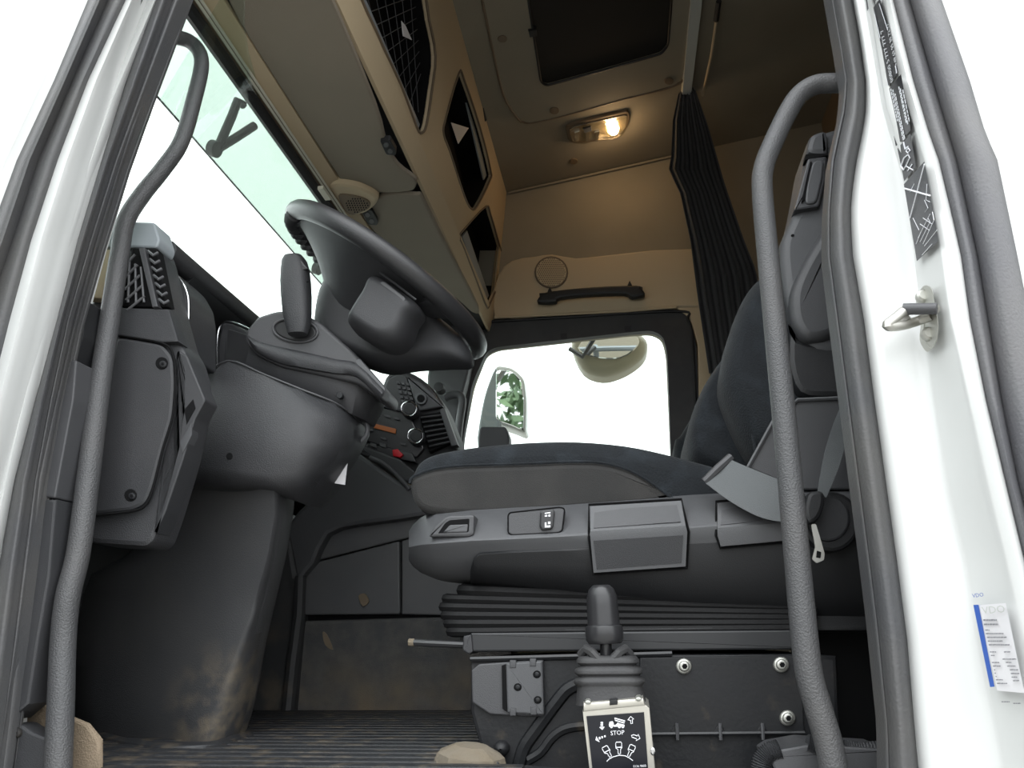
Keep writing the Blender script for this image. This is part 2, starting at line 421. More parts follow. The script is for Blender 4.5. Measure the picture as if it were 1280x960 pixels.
right = [(off(c1, -3), .03), (c1, .0), (lerp(c1, c2, .15), -.012), (lerp(c1, c2, .3), -.016), (lerp(c1, c2, .8), -.02), (c2, -.026), (lerp(c2, c3, .1), -.032), (lerp(c2, c3, .25), -.044), (lerp(c2, c3, .4), -.056), (lerp(c2, c3, .55), -.068), (lerp(c2, c3, .7), -.080), (lerp(c2, c3, .85), -.092), (lerp(c2, c3, .93), -.098), (c3, -.102), (lerp(c3, c4, .6), -.108), (c4, -.106), (off(c4, 3), -.095), (c5, -.095), (c6, -.105), (off(c6, 12), -.11), (off(c6, 400), -.115)]
pr = struct('wall_driver', MB().loft(frame(right, YS, 1.85), back=(0, .055, 0)), 'paint', smooth=50)
def strip(name, cols, mat_, ys=YS, zext=1.85, parent=None, depth=.03):
    return struct(name, MB().loft(frame(cols, ys, zext), back=(0, depth, 0)), mat_, parent, smooth=60)
def seal(a, b, base, h, lip=None):
    "rounded bead between two edges"
    out = []
    for k in range(7):
        t = k/6; out.append((lerp(a, b, t), base-h*math.sin(math.pi*t)))
    return out
# inner door seal: thin lip + fat bead
strip('trim_2', seal(c0, lerp(c0, c1, .22), .012, .006), 'rubber_seal')
strip('trim_3', seal(lerp(c0, c1, .2), c1, .0, .016), 'rubber_seal')
strip('trim_4', seal(off(c4, 1), c5, -.10, .012), 'rubber_seal_lit')
strip('trim_5', seal(c5, off(c6, 1), -.102, .022), 'rubber_seal_lit')
# windscreen-side pillar
a6 = [(0, 108), (100, 66), (200, 19), (300, -18), (400, -60), (600, -130), (800, -190), (960, -230)]
a5 = [(0, 133), (100, 89), (200, 46), (300, 14), (400, -20), (600, -75), (800, -125), (960, -160)]
a4 = [(0, 158), (100, 111), (200, 73), (300, 40), (400, 13), (500, -12), (600, -35), (800, -75), (960, -105)]
a3 = [(0, 176), (100, 137), (200, 103), (300, 72), (400, 46), (500, 20), (600, -5), (800, -50), (960, -80)]
a2 = [(0, 191), (100, 158), (200, 127), (300, 97), (400, 71), (500, 44), (600, 18), (700, 0), (800, -16), (960, -40)]
a1 = [(0, 212), (100, 176), (200, 140), (300, 109), (400, 81), (500, 59), (600, 40), (700, 26), (800, 14), (900, 2), (960, -6)]
a0 = [(0, 225), (100, 187), (200, 150), (300, 118), (400, 89), (500, 68), (600, 49), (700, 37), (800, 24), (900, 9), (960, 0)]
left = [(off(a6, -500), -.08), (off(a6, -12), -.075), (a6, -.065), (off(a4, -4), -.05), (a4, -.058), (lerp(a4, a3, .35), -.058), (lerp(a4, a3, .6), -.05), (a3, -.03), (lerp(a3, a2, .5), -.01), (off(a2, 4), .01), (off(a1, 2), .02)]
struct('wall_pillar', MB().loft(frame(left, YS, 1.85), back=(0, .045, 0)), 'paint', smooth=50)
strip('trim_6', seal(a6, a5, -.06, .02), 'rubber_seal')
strip('trim_7', seal(a5, a4, -.055, .014), 'rubber_seal')
strip('trim_8', seal(a2, a1, .0, .018), 'rubber_seal')
strip('trim_9', seal(a1, a0, .012, .008), 'rubber_seal')
# body above the door, behind it and ahead of it
struct('wall_door_head', MB().box((-1.0, -.1, 1.83), (1.1, .05, 2.55)), 'paint')
struct('wall_driver_rear', MB().box((.47, .0, -.06), (1.1, .06, 2.5)), 'plastic_dark')
struct('wall_driver_front', MB().hexa([(-1.42, .0, -.06), (-.93, .0, -.06), (-.93, .05, -.06), (-1.42, .05, -.06), (-1.36, .0, .9), (-.99, .0, .9), (-.99, .05, .9), (-1.36, .05, .9)]), 'plastic_dark')
struct('wall_step', MB().box((-1.0, -.03, -.5), (.6, .04, -.055)), 'paint_grey')

d1 = struct('door_1', MB().holed([V((-1.08, -.16, -.35)), V((-1.12, -1.16, -.35)), V((-1.12, -1.16, 1.0)), V((-1.1, -.95, 1.66)), V((-1.08, -.4, 1.7)), V((-1.08, -.16, 1.25))], [[V((-1.085, -.3, .85)), V((-1.115, -1.08, .85)), V((-1.1, -.9, 1.55)), V((-1.085, -.42, 1.58)), V((-1.083, -.3, 1.25))]], (-.06, 0, 0)), 'paint', smooth=0)
build('door_panel', MB().hexa([(-1.02, -.2, -.3), (-1.07, -1.12, -.3), (-1.1, -1.12, -.3), (-1.08, -.2, -.3), (-1.05, -.2, .8), (-1.09, -1.12, .8), (-1.115, -1.12, .8), (-1.08, -.2, .8)]), 'plastic', d1)
build('door_glass', MB().hexa([(-1.11, -.25, .82), (-1.14, -1.1, .82), (-1.144, -1.1, .82), (-1.114, -.25, .82), (-1.11, -.38, 1.6), (-1.13, -.92, 1.6), (-1.134, -.92, 1.6), (-1.114, -.38, 1.6)]), 'glass', d1)

# ================================================================== OVERHEAD
Y0, Y1 = .06, WY-.01
def bar(name, prof, m, parent=None, ya=Y0, yb=Y1, **k):
    "profile (x, z) running across the cab"
    return build(name, MB().capped([[V((x, y, z)) for x, z in prof] for y in (ya, yb)]), m, parent, **k)
def hp(l): return [(hx(x), hz_(z)) for x, z in l]
# trim between windscreen and sun blinds
hd = thing('windscreen_header', 'brown and tan headliner trim running along the top edge of the windscreen', 'trim', (-.81, 1.0, 1.42))
bar('dark_trim', hp([(-.955, 1.615), (-.925, 1.628), (-.925, 1.66), (-.955, 1.66)]), 'tan_dark', hd)
bar('tan_trim', hp([(-.924, 1.628), (-.882, 1.645), (-.882, 1.66), (-.924, 1.66)]), 'tan', hd)
rl = thing('blind_rail', 'pale metal double track of the windscreen roller blind on the headliner', 'rail', (-.81, 1.0, 1.42))
for dx in (0, .009):
    build('track', MB().tube([(hx(-.929+dx), y_, hz_(1.618+dx*.4)) for y_ in (Y0, 1.0, Y1)], .0036, 6), 'lit_alu', rl)
q = PX(404, 242, hx(-.925))
build('joiner', MB().box(q-V((.005, .03, .004)), q+V((.012, .03, .006))), 'lit_alu', rl)
# sun visors: two padded panels side by side
VN = (V((-.87, 1, 1.648)), V((.012, 0, 1)).normalized().cross(V((0, 1, 0))).normalized())
VA, VB = V((hx(-.875), 0, hz_(1.652))), V((hx(-.632), 0, hz_(1.645)))
vn = (VB-VA).cross(V((0, 1, 0))).normalized(); VPL = (VA, vn)
SP('sun_visor', cr([(286, -60), (286, 0), (345, 100), (420, 215), (432, 232), (470, 240), (512, 238), (520, 232), (519, 222), (498, 205), (484, 180), (470, 130), (416, 0), (385, -60)], 3, True), VPL, .012, 'visor', r=.006, out=.004,
   label='grey-brown padded sun visor above the driver side of the windscreen', category='sun visor')
SP('sun_visor', cr([(450, 262), (480, 244), (520, 243), (530, 250), (560, 310), (598, 384), (590, 390), (572, 374), (516, 330), (468, 290)], 3, True), VPL, .012, 'visor', r=.006, out=.002,
   label='grey-brown padded sun visor further across, behind the tan roof speaker', category='sun visor')
for nm, cx, cy, lb in (('hinge', 486, 180, 'small black two-hole visor clip at the edge of the overhead shelf'), ('hinge', 463, 268, 'small black two-hole visor clip beside the tan roof speaker')):
    t = thing('visor_clip', lb, 'clip', PP(cx, cy, VPL))
    SP('plate', rc([(cx-11, cy-9), (cx+2, cy-10), (cx+10, cy+4), (cx+9, cy+10), (cx-3, cy+9)], 3), VPL, .015, 'plastic_dark', t, out=.012, r=.002)
    for dx, dy in ((-3, -4), (2, 4)):
        SP('screw', circ(cx+dx, cy+dy, 3.2, n=10), VPL, .006, 'plastic_grey', t, out=.014, r=.001)
# tan speaker pod between the visors
sp_ = thing('roof_speaker', 'tan roof speaker pod with fine grille between the two sun visors', 'speaker', PP(440, 235, VPL))
SP('housing', cr([(410, 226), (425, 222), (450, 226), (470, 236), (474, 243), (468, 252), (455, 260), (432, 262), (420, 246)], 4, True), VPL, .05, 'tan', sp_, out=.022, r=.012)
SP('grille', cr([(424, 236), (440, 235), (458, 240), (464, 247), (458, 254), (437, 259)], 4, True), VPL, .01, 'tan_dark', sp_, out=.026, r=.003)
n_ = 0
for iy in range(7):
    for ix in range(10):
        x, y = 432+ix*3.2+iy*1.0, 239+iy*2.8
        if (x-446)**2/15**2+(y-247)**2/9**2 < 1:
            SP('grille_hole', circ(x, y, .9, n=6), VPL, .003, 'dark_cavity', sp_, out=.0268, r=0)

# overhead shelf with open pockets
FA, FB = V((hx(-.602), 0, hz_(1.755))), V((-.455, 0, 2.275))
fn = (FB-FA).cross(V((0, 1, 0))).normalized(); FPL = (FA, fn)
if (FA-CAM).dot(fn) < 0: fn = -fn; FPL = (FA, fn)
sh = thing('overhead_shelf', 'tan moulded storage shelf spanning the roof above the windscreen', 'shelf', (-.53, 1.0, 1.46))
bar('lip', hp([(-.632, 1.662), (-.622, 1.664), (-.598, 1.75), (-.602, 1.758), (-.64, 1.75)]), 'tan', sh)
pock = [[(446, -30), (470, 40), (500, 105), (520, 158), (527, 166), (533, 155), (540, 110), (544, 70), (536, 25), (520, -30)],
        [(573, 92), (580, 100), (600, 160), (613, 212), (612, 226), (596, 258), (589, 261), (580, 245), (562, 190), (554, 168), (556, 150)],
        [(607, 258), (613, 268), (624, 306), (631, 330), (629, 340), (612, 380), (608, 383), (598, 358), (580, 312), (574, 296), (582, 284)]]
pk = [[PP(x, y, FPL) for x, y in cr(p, 3, True)] for p in pock]
lo = V((hx(-.602), Y0, hz_(1.757))); lo1 = V((hx(-.602), Y1, hz_(1.757))); hi = V((-.452, Y0, 2.30)); hi1 = V((-.452, Y1, 2.30))
face = MB().holed([lo, lo1, hi1, hi], [q for q in pk], fn*.014)
build('face', face, 'tan', sh, smooth=0)
bar('shelf_floor', hp([(-.92, 1.675), (-.64, 1.675), (-.64, 1.685), (-.92, 1.685)]), 'plastic_dark', sh)
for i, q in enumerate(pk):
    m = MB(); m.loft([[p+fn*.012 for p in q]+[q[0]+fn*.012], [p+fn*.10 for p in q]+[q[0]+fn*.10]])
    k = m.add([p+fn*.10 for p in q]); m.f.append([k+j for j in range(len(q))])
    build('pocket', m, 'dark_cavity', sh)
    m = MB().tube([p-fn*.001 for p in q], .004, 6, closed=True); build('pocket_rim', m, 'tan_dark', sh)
# glossy retaining strips inside the pockets
for a in ([(448, 0), (458, 0), (527, 160), (521, 166)], [(577, 100), (584, 104), (611, 215), (605, 225)], [(578, 296), (584, 288), (613, 374), (608, 381)]):
    SP('retaining_strip', a, (FPL[0]+fn*.02, fn), .006, 'lit_grey', sh, r=.001)
SP('latch', [(598, 100), (602, 103), (610, 148), (606, 152)], FPL, .01, 'plastic_dark', sh, out=.004, r=.002)
for a, lb in (([(502, 26), (507, 32), (515, 50), (504, 45)], 'narrow white triangle in the netted overhead pocket'), ([(564, 153), (586, 160), (573, 180)], 'broad white triangle in the middle overhead pocket')):
    SP('white_triangle', a, (FPL[0]+fn*.018, fn), .0015, 'white_card', r=0, label=lb, category='paper')  # flat white triangles set behind the pocket openings
net = MB()
for k in range(11):
    a = PP(452+k*8, -10+k*10, FPL)+fn*.03; b = PP(470+k*7, -30+k*10, FPL)+fn*.03
for k in range(9):
    a = PP(462+k*7.5, 0+k*17, FPL)+fn*.03; b = PP(530+k*1, -20+k*14, FPL)+fn*.03; net.tube([a, b], .0012, 4)
for k in range(6):
    a = PP(470+k*11, -20, FPL)+fn*.03; b = PP(505+k*6, 120+k*4, FPL)+fn*.03; net.tube([a, b], .0012, 4)
build('net', net, 'plastic_grey', sh, kind='stuff')

# roof hatch
CD = CN
ht = thing('roof_hatch', 'beige roof hatch frame with a dark closed roller blind in the ceiling', 'roof hatch', PP(750, 60, CEIL))
ho = [(545, -280), (560, -200), (603, 0), (615, 57), (628, 113), (643, 140), (657, 150), (700, 142), (780, 120), (850, 100), (857, 67), (862, 0), (868, -200), (870, -280)]
hi_ = [(628, -230), (632, -200), (660, 0), (675, 98), (682, 103), (750, 85), (826, 63), (834, 52), (838, 0), (845, -200), (845, -230)]
P_ = lambda l, o=0: [PP(x, y, CEIL)-CD*o for x, y in l]
build('frame', MB().holed(P_(rc(ho, 12), .016), [P_(rc(hi_, 5), .016)], CD*.016), 'ceiling', ht, smooth=0)
build('frame_edge', MB().tube(P_(cr(ho[1:-1], 3), .014), .005, 6), 'tan_dark', ht)
SP('blind', hi_, CEIL, .004, 'blind', ht, out=.006, r=0)
build('blind_edge', MB().tube(P_(rc(hi_, 5)[3:], .015), .005, 6), 'plastic_dark', ht)
SP('clip', [(659, 32), (669, 30), (670, 38), (661, 40)], CEIL, .02, 'plastic_dark', ht, out=.026, r=.002)
for x, y in ((627, 44), (692, 134), (835, 97)):
    SP('screw_cover', circ(x, y, 6, 4.4, 14), CEIL, .006, 'tan_dark', ht, out=.02, r=.002)
SP('ceiling_plug', circ(717, 201, 5, 3.5, 14), CEIL, .006, 'tan_dark', out=.005, r=.002, label='small round brown plug in the ceiling below the lit lamp', category='plug')

# reading lamp
lp = thing('ceiling_lamp', 'clear ceiling lamp with one bulb glowing warm orange', 'lamp', PP(748, 158, CEIL))
lo_ = [(710, 158), (722, 153), (776, 141), (783, 140), (782, 153), (776, 163), (762, 168), (745, 168), (730, 173), (714, 172)]
SP('bezel', [(706, 156), (722, 150), (784, 136), (787, 142), (784, 156), (770, 171), (730, 176), (710, 175)], CEIL, .012, 'tan_dark', lp, out=.012, r=.004, rad=5)
SP('reflector', lo_, CEIL, .004, 'lens_bowl', lp, out=.017, r=.001, rad=4)
SP('lens', lo_, CEIL, .012, 'lens', lp, out=.032, r=.006, rad=4)
bp_ = PP(765, 155, CEIL)-CD*.028
build('bulb', MB().lathe([(0, -.018), (.018, -.014), (.026, 0), (.018, .012), (0, .016)], bp_, CD, 16, ell=1.25), 'bulb', lp)
SP('switch', [(727, 153), (737, 150), (738, 155), (729, 158)], CEIL, .01, 'plastic_grey', lp, out=.036, r=.002)
for x in (720, 733, 745):
    SP('reflector_rib', [(x-3, 160), (x+3, 158), (x+2, 170), (x-2, 171)], CEIL, .008, 'chrome', lp, out=.028, r=.003)
ld = bpy.data.lights.new('bulb_glow', 'POINT'); ld.energy = .6; ld.color = (1, .72, .45); ld.shadow_soft_size = .03
lo2 = bpy.data.objects.new('bulb_glow', ld); COL.objects.link(lo2); place(lo2, bp_-CD*.05, lp)

# ceiling edge strip where the side lining starts
build('trim_10', MB().tube([PY(636, 241, WY-.012), PY(740, 218, WY-.012), PY(842, 195, WY-.012)], .006, 6), 'ceiling', kind='structure')
# tan side trim below the lining, with speaker
st = S('trim_11', cr([(618, 396), (622, 345), (640, 325), (668, 320), (690, 317), (720, 322), (760, 318), (868, 310), (880, 340), (882, 380), (845, 384), (700, 392)], 2, True), WY-.045, .044, 'tan', kind='structure', r=.01)
S('trim_12', [(845, 384), (900, 378), (905, 470), (892, 620), (876, 640), (872, 430), (862, 397)], WY-.04, .039, 'tan', kind='structure', r=.006)
build('trim_13', MB().tube([PY(*p, WY-.048) for p in [(618, 397), (700, 393), (780, 389), (845, 384)]], .006, 6), 'alu' if 0 else 'tan', kind='structure')
gs = thing('side_speaker', 'round perforated tan speaker grille above the far window', 'speaker', PY(689, 340, WY-.05))
S('rim', circ(689, 340, 21, 20, 24), WY-.052, .01, 'tan_dark', gs, r=.003)
S('grille', circ(689, 340, 19, 18, 24), WY-.054, .01, 'tan', gs, r=.002)
for i in range(-7, 8):
    for j in range(-7, 8):
        x, y = 689+i*2.45+(j % 2)*1.2, 340+j*2.35
        if math.hypot(x-689, y-340) < 17.5: S('grille_hole', circ(x, y, .85, n=5), WY-.0545, .003, 'tan_dark', gs, r=0)
gh = thing('grab_handle', 'black roof grab handle above the far window', 'handle', PY(740, 368, WY-.06))
S('grip', cr([(672, 377), (676, 368), (690, 363), (740, 358), (795, 356), (802, 360), (806, 368), (790, 371), (780, 367), (740, 368), (700, 372), (694, 377)], 3, True), WY-.095, .03, 'plastic_dark', gh, r=.01)
for x, y in ((684, 371), (794, 364)):
    S('mount', [(x-10, y-5), (x+9, y-6), (x+10, y+4), (x-9, y+5)], WY-.07, .025, 'plastic_dark', gh, r=.004)
for x, y in ((687, 361), (787, 353)): S('hook', [(x-3, y+4), (x, y-3), (x+3, y+3)], WY-.08, .02, 'plastic_dark', gh, r=.003)

# curtain, its rail and a stay
build('curtain_rail', MB().slab([PP(x, y, CEIL)-CD*.001 for x, y in [(862, -250), (861, 0), (851, 112), (862, 112), (875, 0), (882, -250)]], -CD*.025, .004), 'paint_grey',
      label='pale aluminium curtain rail across the ceiling beside the hatch', category='rail')
sty = thing('curtain_stay', 'thin cream rod with a black end beside the curtain rail', 'rod', PP(878, 108, CEIL))
build('rod', MB().tube([PP(891, 12, CEIL)-CD*.05, PP(884, 55, CEIL)-CD*.06, PP(876, 112, CEIL)-CD*.03], .005, 8), 'tan', sty)
build('rod_end', MB().tube([PP(894, -12, CEIL)-CD*.05, PP(891, 12, CEIL)-CD*.05], .010, 8), 'plastic_dark', sty)
cl = [(108, 850), (150, 841), (195, 839), (212, 836), (240, 850), (300, 863), (370, 872), (450, 884), (560, 900)]
cr_ = [(108, 868), (160, 886), (230, 906), (300, 930), (340, 946), (450, 958), (560, 970)]
rows = []
for i in range(25):
    y = 106+i*15; row = []
    for k in range(61):
        t = k/60; x = interp(cl, y)*(1-t)+interp(cr_, y)*t
        yy = PP(860, 106, CEIL).y+.03+.10*i/30+.3*t*0
        row.append(PY(x, y, yy+.028*math.sin(t*math.pi*2*5.5+.5*math.sin(i*.2))*(.5+.5*i/30)))
    rows.append(row)
build('curtain', MB().loft(rows, back=(0, .006, 0)), 'curtain', smooth=80, label='black pleated cab curtain gathered beside the far window', category='curtain')
# rear sleeping space: upper lining seam and bunk
build('trim_14', MB().tube([PX(880, 146, .99), PX(955, 126, .99), PX(1060, 100, .99)], .008, 6), 'ceiling', kind='structure')

# ================================================================== DASHBOARD
db = thing('dashboard', 'black dashboard running across the cab below the windscreen', 'dashboard', (-1.0, 1.0, .5))
prof = [(-.855, .915), (-.845, .895), (-.865, .86), (-.94, .80), (-.96, .66), (-.95, .60), (-1.0, .57), (-1.34, .57), (-1.34, .84), (-1.1, .93), (-.9, .935)]
bar('body', prof, 'plastic_dark', db, ya=.30, yb=WY-.04)
build('hood_roll', MB().tube(cr([(-.865, .225, .912), (-.862, .35, .908), (-.86, .8, .905), (-.86, 1.4, .90), (-.88, WY-.05, .89)], 5), .024, 12), 'plastic', db)
# instrument surrounds with bright edge
for o, y_, nm in (([(206, 330), (222, 345), (233, 365), (236, 385), (235, 445), (222, 445), (214, 390)], .218, 'a'), ([(276, 402), (290, 404), (322, 418), (336, 434), (300, 470), (272, 470), (270, 440)], .42, 'b')):
    S('instrument_recess', o, y_, .1, 'plastic', db, r=.006, rad=5)
build('chrome_edge', MB().tube([PY(x, y, .214) for x, y in cr([(208, 333), (224, 347), (234, 366), (236, 390), (234, 445)], 5)], .0022, 8), 'chrome', db)
build('chrome_edge', MB().tube([PY(x, y, .41) for x, y in cr([(322, 416), (292, 403), (279, 404), (273, 415), (271, 440), (272, 468)], 5)], .0022, 8), 'chrome', db)
S('instrument_lens', [(283, 410), (316, 420), (330, 436), (300, 462), (280, 462)], .415, .02, 'plastic_gloss', db, r=.003, rad=5)
# dash end facing the door
de = thing('dashboard_end', 'black dashboard side end with screwed fuse cover and air vent', 'dashboard', PY(150, 660, .14))
S('body', [(74, 662), (84, 540), (98, 445), (108, 378), (122, 372), (140, 312), (196, 308), (214, 386), (226, 430), (234, 442), (242, 470), (240, 512), (226, 572), (205, 640), (192, 676), (182, 684), (120, 680), (84, 672)], .15, .06, 'plastic_soft', de, r=.012, rad=8)
S('top_cap', [(113, 307), (126, 290), (140, 276), (193, 277), (200, 300), (196, 310), (150, 309)], .145, .05, 'lit_grey', de, r=.006, rad=4)
S('tan_panel', [(108, 372), (110, 312), (140, 311), (134, 350), (126, 373)], .13, .03, 'tan', de, r=.004)
S('fuse_cover', [(146, 420), (203, 430), (216, 446), (218, 480), (215, 520), (203, 560), (190, 610), (181, 630), (165, 638), (112, 644), (120, 560), (130, 480)], .138, .02, 'plastic', de, r=.006, rad=8)
build('cover_gap', MB().tube([PY(x, y, .1385) for x, y in cr([(146, 419), (203, 429), (217, 446), (219, 480), (216, 520), (204, 560), (191, 611), (182, 631), (165, 639), (112, 645)], 4)], .0022, 6), 'dark_cavity', de)
for x, y in ((202, 454), (163, 619)):
    sc = S('screw_well', circ(x, y, 8, n=16), .1372, .012, 'dark_cavity', de, r=.001)
    S('screw', circ(x+1, y+1, 4.6, n=12), .134, .01, 'steel_black', sc, r=.002)
    S('socket', circ(x+1, y+1, 1.8, n=6), .1335, .004, 'dark_cavity', sc, r=0)
S('vent_panel', [(150, 384), (211, 386), (223, 427), (203, 428), (144, 419)], .136, .03, 'plastic', de, r=.004)
# air vent: louvre fan of thin blades on the face and on the corner
vt = S('vent', [(165, 309), (196, 310), (211, 384), (150, 383)], .142, .02, 'dark_cavity', de, r=.003, rad=3)
S('vent_post', [(173, 310), (180, 309), (197, 383), (190, 384)], .132, .02, 'plastic_mid', vt, r=.002)
for k in range(7):
    y = 316+k*10; x0 = 182+(y-310)*.225
    build('vent_blade', MB().tube([PY(x0+2, y-2, .136), PY(x0+8, y+3, .131), PY(x0+14, y, .137)], .0028, 6), 'plastic_grey', vt)
for k in range(5):
    y = 322+k*13
    build('vent_blade', MB().tube([PY(172+k*3-3, y-4, .137), PY(153+k*1.5, y+14, .137)], .0024, 6), 'plastic_grey', vt)
for k in range(3):
    build('vent_blade', MB().tube([PY(168+k*7-6, 326+k*4, .138), PY(160+k*10, 378, .138)], .0022, 6), 'plastic_grey', vt)
S('vent_side', circ(200, 322, 8, 13, 18, -.3), .18, .03, 'plastic_mid', de, r=.008)
S('side_facet', [(221, 437), (234, 444), (257, 500), (244, 524), (229, 575), (207, 640), (194, 668), (205, 620), (222, 560), (229, 510), (229, 465)], .147, .04, 'plastic', de, r=.004, rad=3)
S('notch', [(230, 512), (241, 499), (244, 510), (233, 530)], .1455, .02, 'dark_cavity', de, r=.001)
S('tab', [(224, 553), (239, 528), (240, 543), (228, 567)], .1455, .02, 'plastic_mid', de, r=.002)
# hinge-side liner beside the pillar
S('pillar_liner', [(81, 450), (96, 450), (92, 500), (84, 542), (69, 623), (54, 621), (68, 530)], .03, .04, 'plastic_mid', r=.004, rad=3, label='narrow grey plastic liner strip along the front door pillar', category='trim')
S('pillar_cover', [(92, 372), (107, 374), (104, 420), (94, 452), (80, 452)], .045, .04, 'plastic_dark', r=.004, rad=3, label='black cover above the grey liner strip on the front pillar', category='trim')
S('sill_liner', [(46, 624), (70, 624), (62, 720), (48, 800), (36, 880), (12, 900), (22, 800)], .03, .04, 'plastic', r=.004, label='dirty black lower liner of the front door pillar', category='trim')

# ================================================================== STEERING COLUMN AND WHEEL
sc = thing('steering_column', 'black steering column housing rising from a dirty floor pedestal', 'steering column', PY(240, 935, .4))
def rows_px(rws, Yf):
    return [[PY(x, y, Yf(i, j)) for j, (x, y) in enumerate(r)] for i, r in enumerate(rws)]
# pedestal: a broad moulding, seen almost flat on, folded at its rear edge
left_e = [(600, 196), (640, 192), (684, 178), (720, 110), (800, 92), (880, 90), (945, 105)]
mid_e = [(600, 300), (640, 290), (684, 270), (720, 250), (800, 200), (880, 180), (945, 200)]
r1_e = [(600, 340), (640, 344), (700, 334), (760, 316), (820, 292), (880, 268), (938, 248)]
r2_e = [(600, 362), (650, 358), (700, 350), (760, 336), (820, 322), (880, 312), (925, 299)]
rr = []
for i in range(15):
    t = i/14; ye = 598+t*335
    yy = .315+.085*t+.02*math.sin(math.pi*t)
    rr.append([PY(interp(left_e, ye), ye, yy+.10), PY(interp(left_e, ye)*.7+interp(mid_e, ye)*.3, ye, yy+.035+.02*t), PY(interp(mid_e, ye), ye, yy+.03), PY(interp(mid_e, ye)*.4+interp(r1_e, ye)*.6, ye, yy),
               PY(interp(r1_e, ye), ye-2, yy-.01), PY(interp(r1_e, ye)*.6+interp(r2_e, ye)*.4, ye-3, yy+.0), PY(interp(r2_e, ye), ye-6, yy+.05), PY(interp(r2_e, ye)+4, ye-10, yy+.22)])
build('pedestal', MB().loft(rr, back=(0, .02, 0)), 'pedestal', sc, smooth=60)
build('pedestal_skirt', MB().tube(cr([PZ(*p, .006) for p in [(112, 918), (150, 930), (210, 938), (262, 936), (290, 928), (306, 922)]], 4), .012, 8, flat=1.6), 'mat_rubber', sc)
# knee cover, a rounded leather-grained bowl
kc = [[(252, 474), (285, 451), (330, 468), (375, 486), (418, 503), (440, 518), (456, 532)],
      [(250, 500), (285, 490), (330, 500), (375, 512), (418, 525), (440, 532), (456, 540)],
      [(240, 545), (280, 540), (330, 548), (375, 552), (415, 552), (438, 552), (450, 553)],
      [(225, 585), (275, 585), (330, 592), (370, 590), (405, 580), (428, 572), (443, 566)],
      [(214, 601), (270, 603), (330, 607), (362, 613), (385, 612), (408, 605), (425, 595)],
      [(212, 608), (268, 612), (328, 614), (358, 622), (380, 630), (395, 632), (405, 625)]]
kd = [[.33, .30, .285, .285, .32, .37, .44], [.30, .275, .265, .265, .305, .36, .43], [.29, .265, .255, .258, .305, .36, .43], [.295, .27, .26, .265, .31, .37, .44], [.31, .285, .275, .28, .325, .38, .45], [.345, .32, .31, .315, .35, .40, .46]]
build('knee_cover', MB().loft(rows_px(kc, lambda i, j: kd[i][j]+.02), back=(0, .03, 0)), 'plastic_soft', sc, smooth=60)
build('knee_cover_edge', MB().tube(cr([PY(x, y, d+.02) for (x, y), d in zip(kc[0], kd[0])], 4), .0022, 6), 'plastic_mid', sc)
build('knee_flange', MB().loft([[PY(252, 474, .37), PY(285, 450, .33)], [PY(253, 481, .36), PY(292, 457, .325)]], back=(0, .05, 0)), 'plastic_mid', sc)
build('cover_corner', MB().tube([PY(x, y, .44) for x, y in cr([(452, 520), (459, 534), (457, 545), (450, 552)], 4)], .005, 8), 'plastic_grey', sc)
for x, y, r_ in ((252, 573, 6), (287, 570, 4.5)): S('bolt_hole', circ(x, y, r_, n=14), .3085 if x < 270 else .2855, .05, 'dark_cavity', sc, r=.001)
# neck between knee cover and collar
nk = [[(316, 412), (358, 424), (420, 436), (450, 448), (474, 480)], [(308, 450), (350, 462), (410, 478), (445, 492), (470, 502)], [(300, 466), (345, 480), (410, 502), (440, 518), (458, 526)]]
nd = [.36, .345, .345, .355, .40]
build('neck', MB().loft(rows_px(nk, lambda i, j: nd[j]+.02*(i == 2)), back=(0, .05, 0)), 'plastic', sc, smooth=50)
S('neck_screw', circ(424, 494, 4, n=10), .342, .01, 'steel_black', sc, r=.001)
S('paper_tag', [(432, 570), (435, 572), (431, 606), (418, 604)], .43, .002, 'white_card', sc, r=0, label='small white paper tag')
# collar with the lever gaiter
S('collar', [(306, 414), (322, 395), (345, 388), (372, 388), (400, 402), (440, 438), (482, 486), (478, 500), (446, 478), (418, 472), (350, 458), (318, 442), (306, 428)], .335, .09, 'plastic_mid', sc, r=.010, rad=6, seg=3)
S('collar_end', [(441, 452), (449, 447), (482, 485), (477, 499), (470, 490)], .328, .03, 'plastic_grey', sc, r=.004, rad=3)
o = PY(369, 412, .33)
axl = (PY(368, 330, .33)-PY(374, 415, .33)).normalized()
S('gaiter', circ(369, 413, 26, 13, 26, .12), .333, .012, 'rubber_black', sc, r=.003)
build('gaiter_ring', MB().tube([PY(x, y, .3325) for x, y in circ(369, 413, 28, 14.5, 30, .12)], .0025, 6, closed=True), 'plastic_mid', sc)
lt = [(309, 418), (324, 427), (352, 434), (390, 442), (420, 449), (448, 455), (480, 486)]; lb = [(312, 428), (320, 440), (350, 455), (388, 463), (418, 468), (446, 472), (475, 499)]
build('collar_lip', MB().loft([[PY(a_[0]*(1-t)+b_[0]*t, a_[1]*(1-t)+b_[1]*t, d_) for a_, b_ in zip(cr(lt, 3), cr(lb, 3))] for t, d_ in ((0, .334), (.12, .326), (.5, .322), (.9, .327), (1, .336))], back=(0, .02, 0)), 'plastic_soft', sc, smooth=60)
sy = .315
lv = MB()
sec = [(418, 372, 11), (408, 372.5, 14), (392, 371.5, 16.5), (370, 370.5, 17.5), (352, 369.5, 17.5), (338, 369, 16.5), (327, 368, 14.5), (321, 367, 11)]
k_ = 20; rws = []
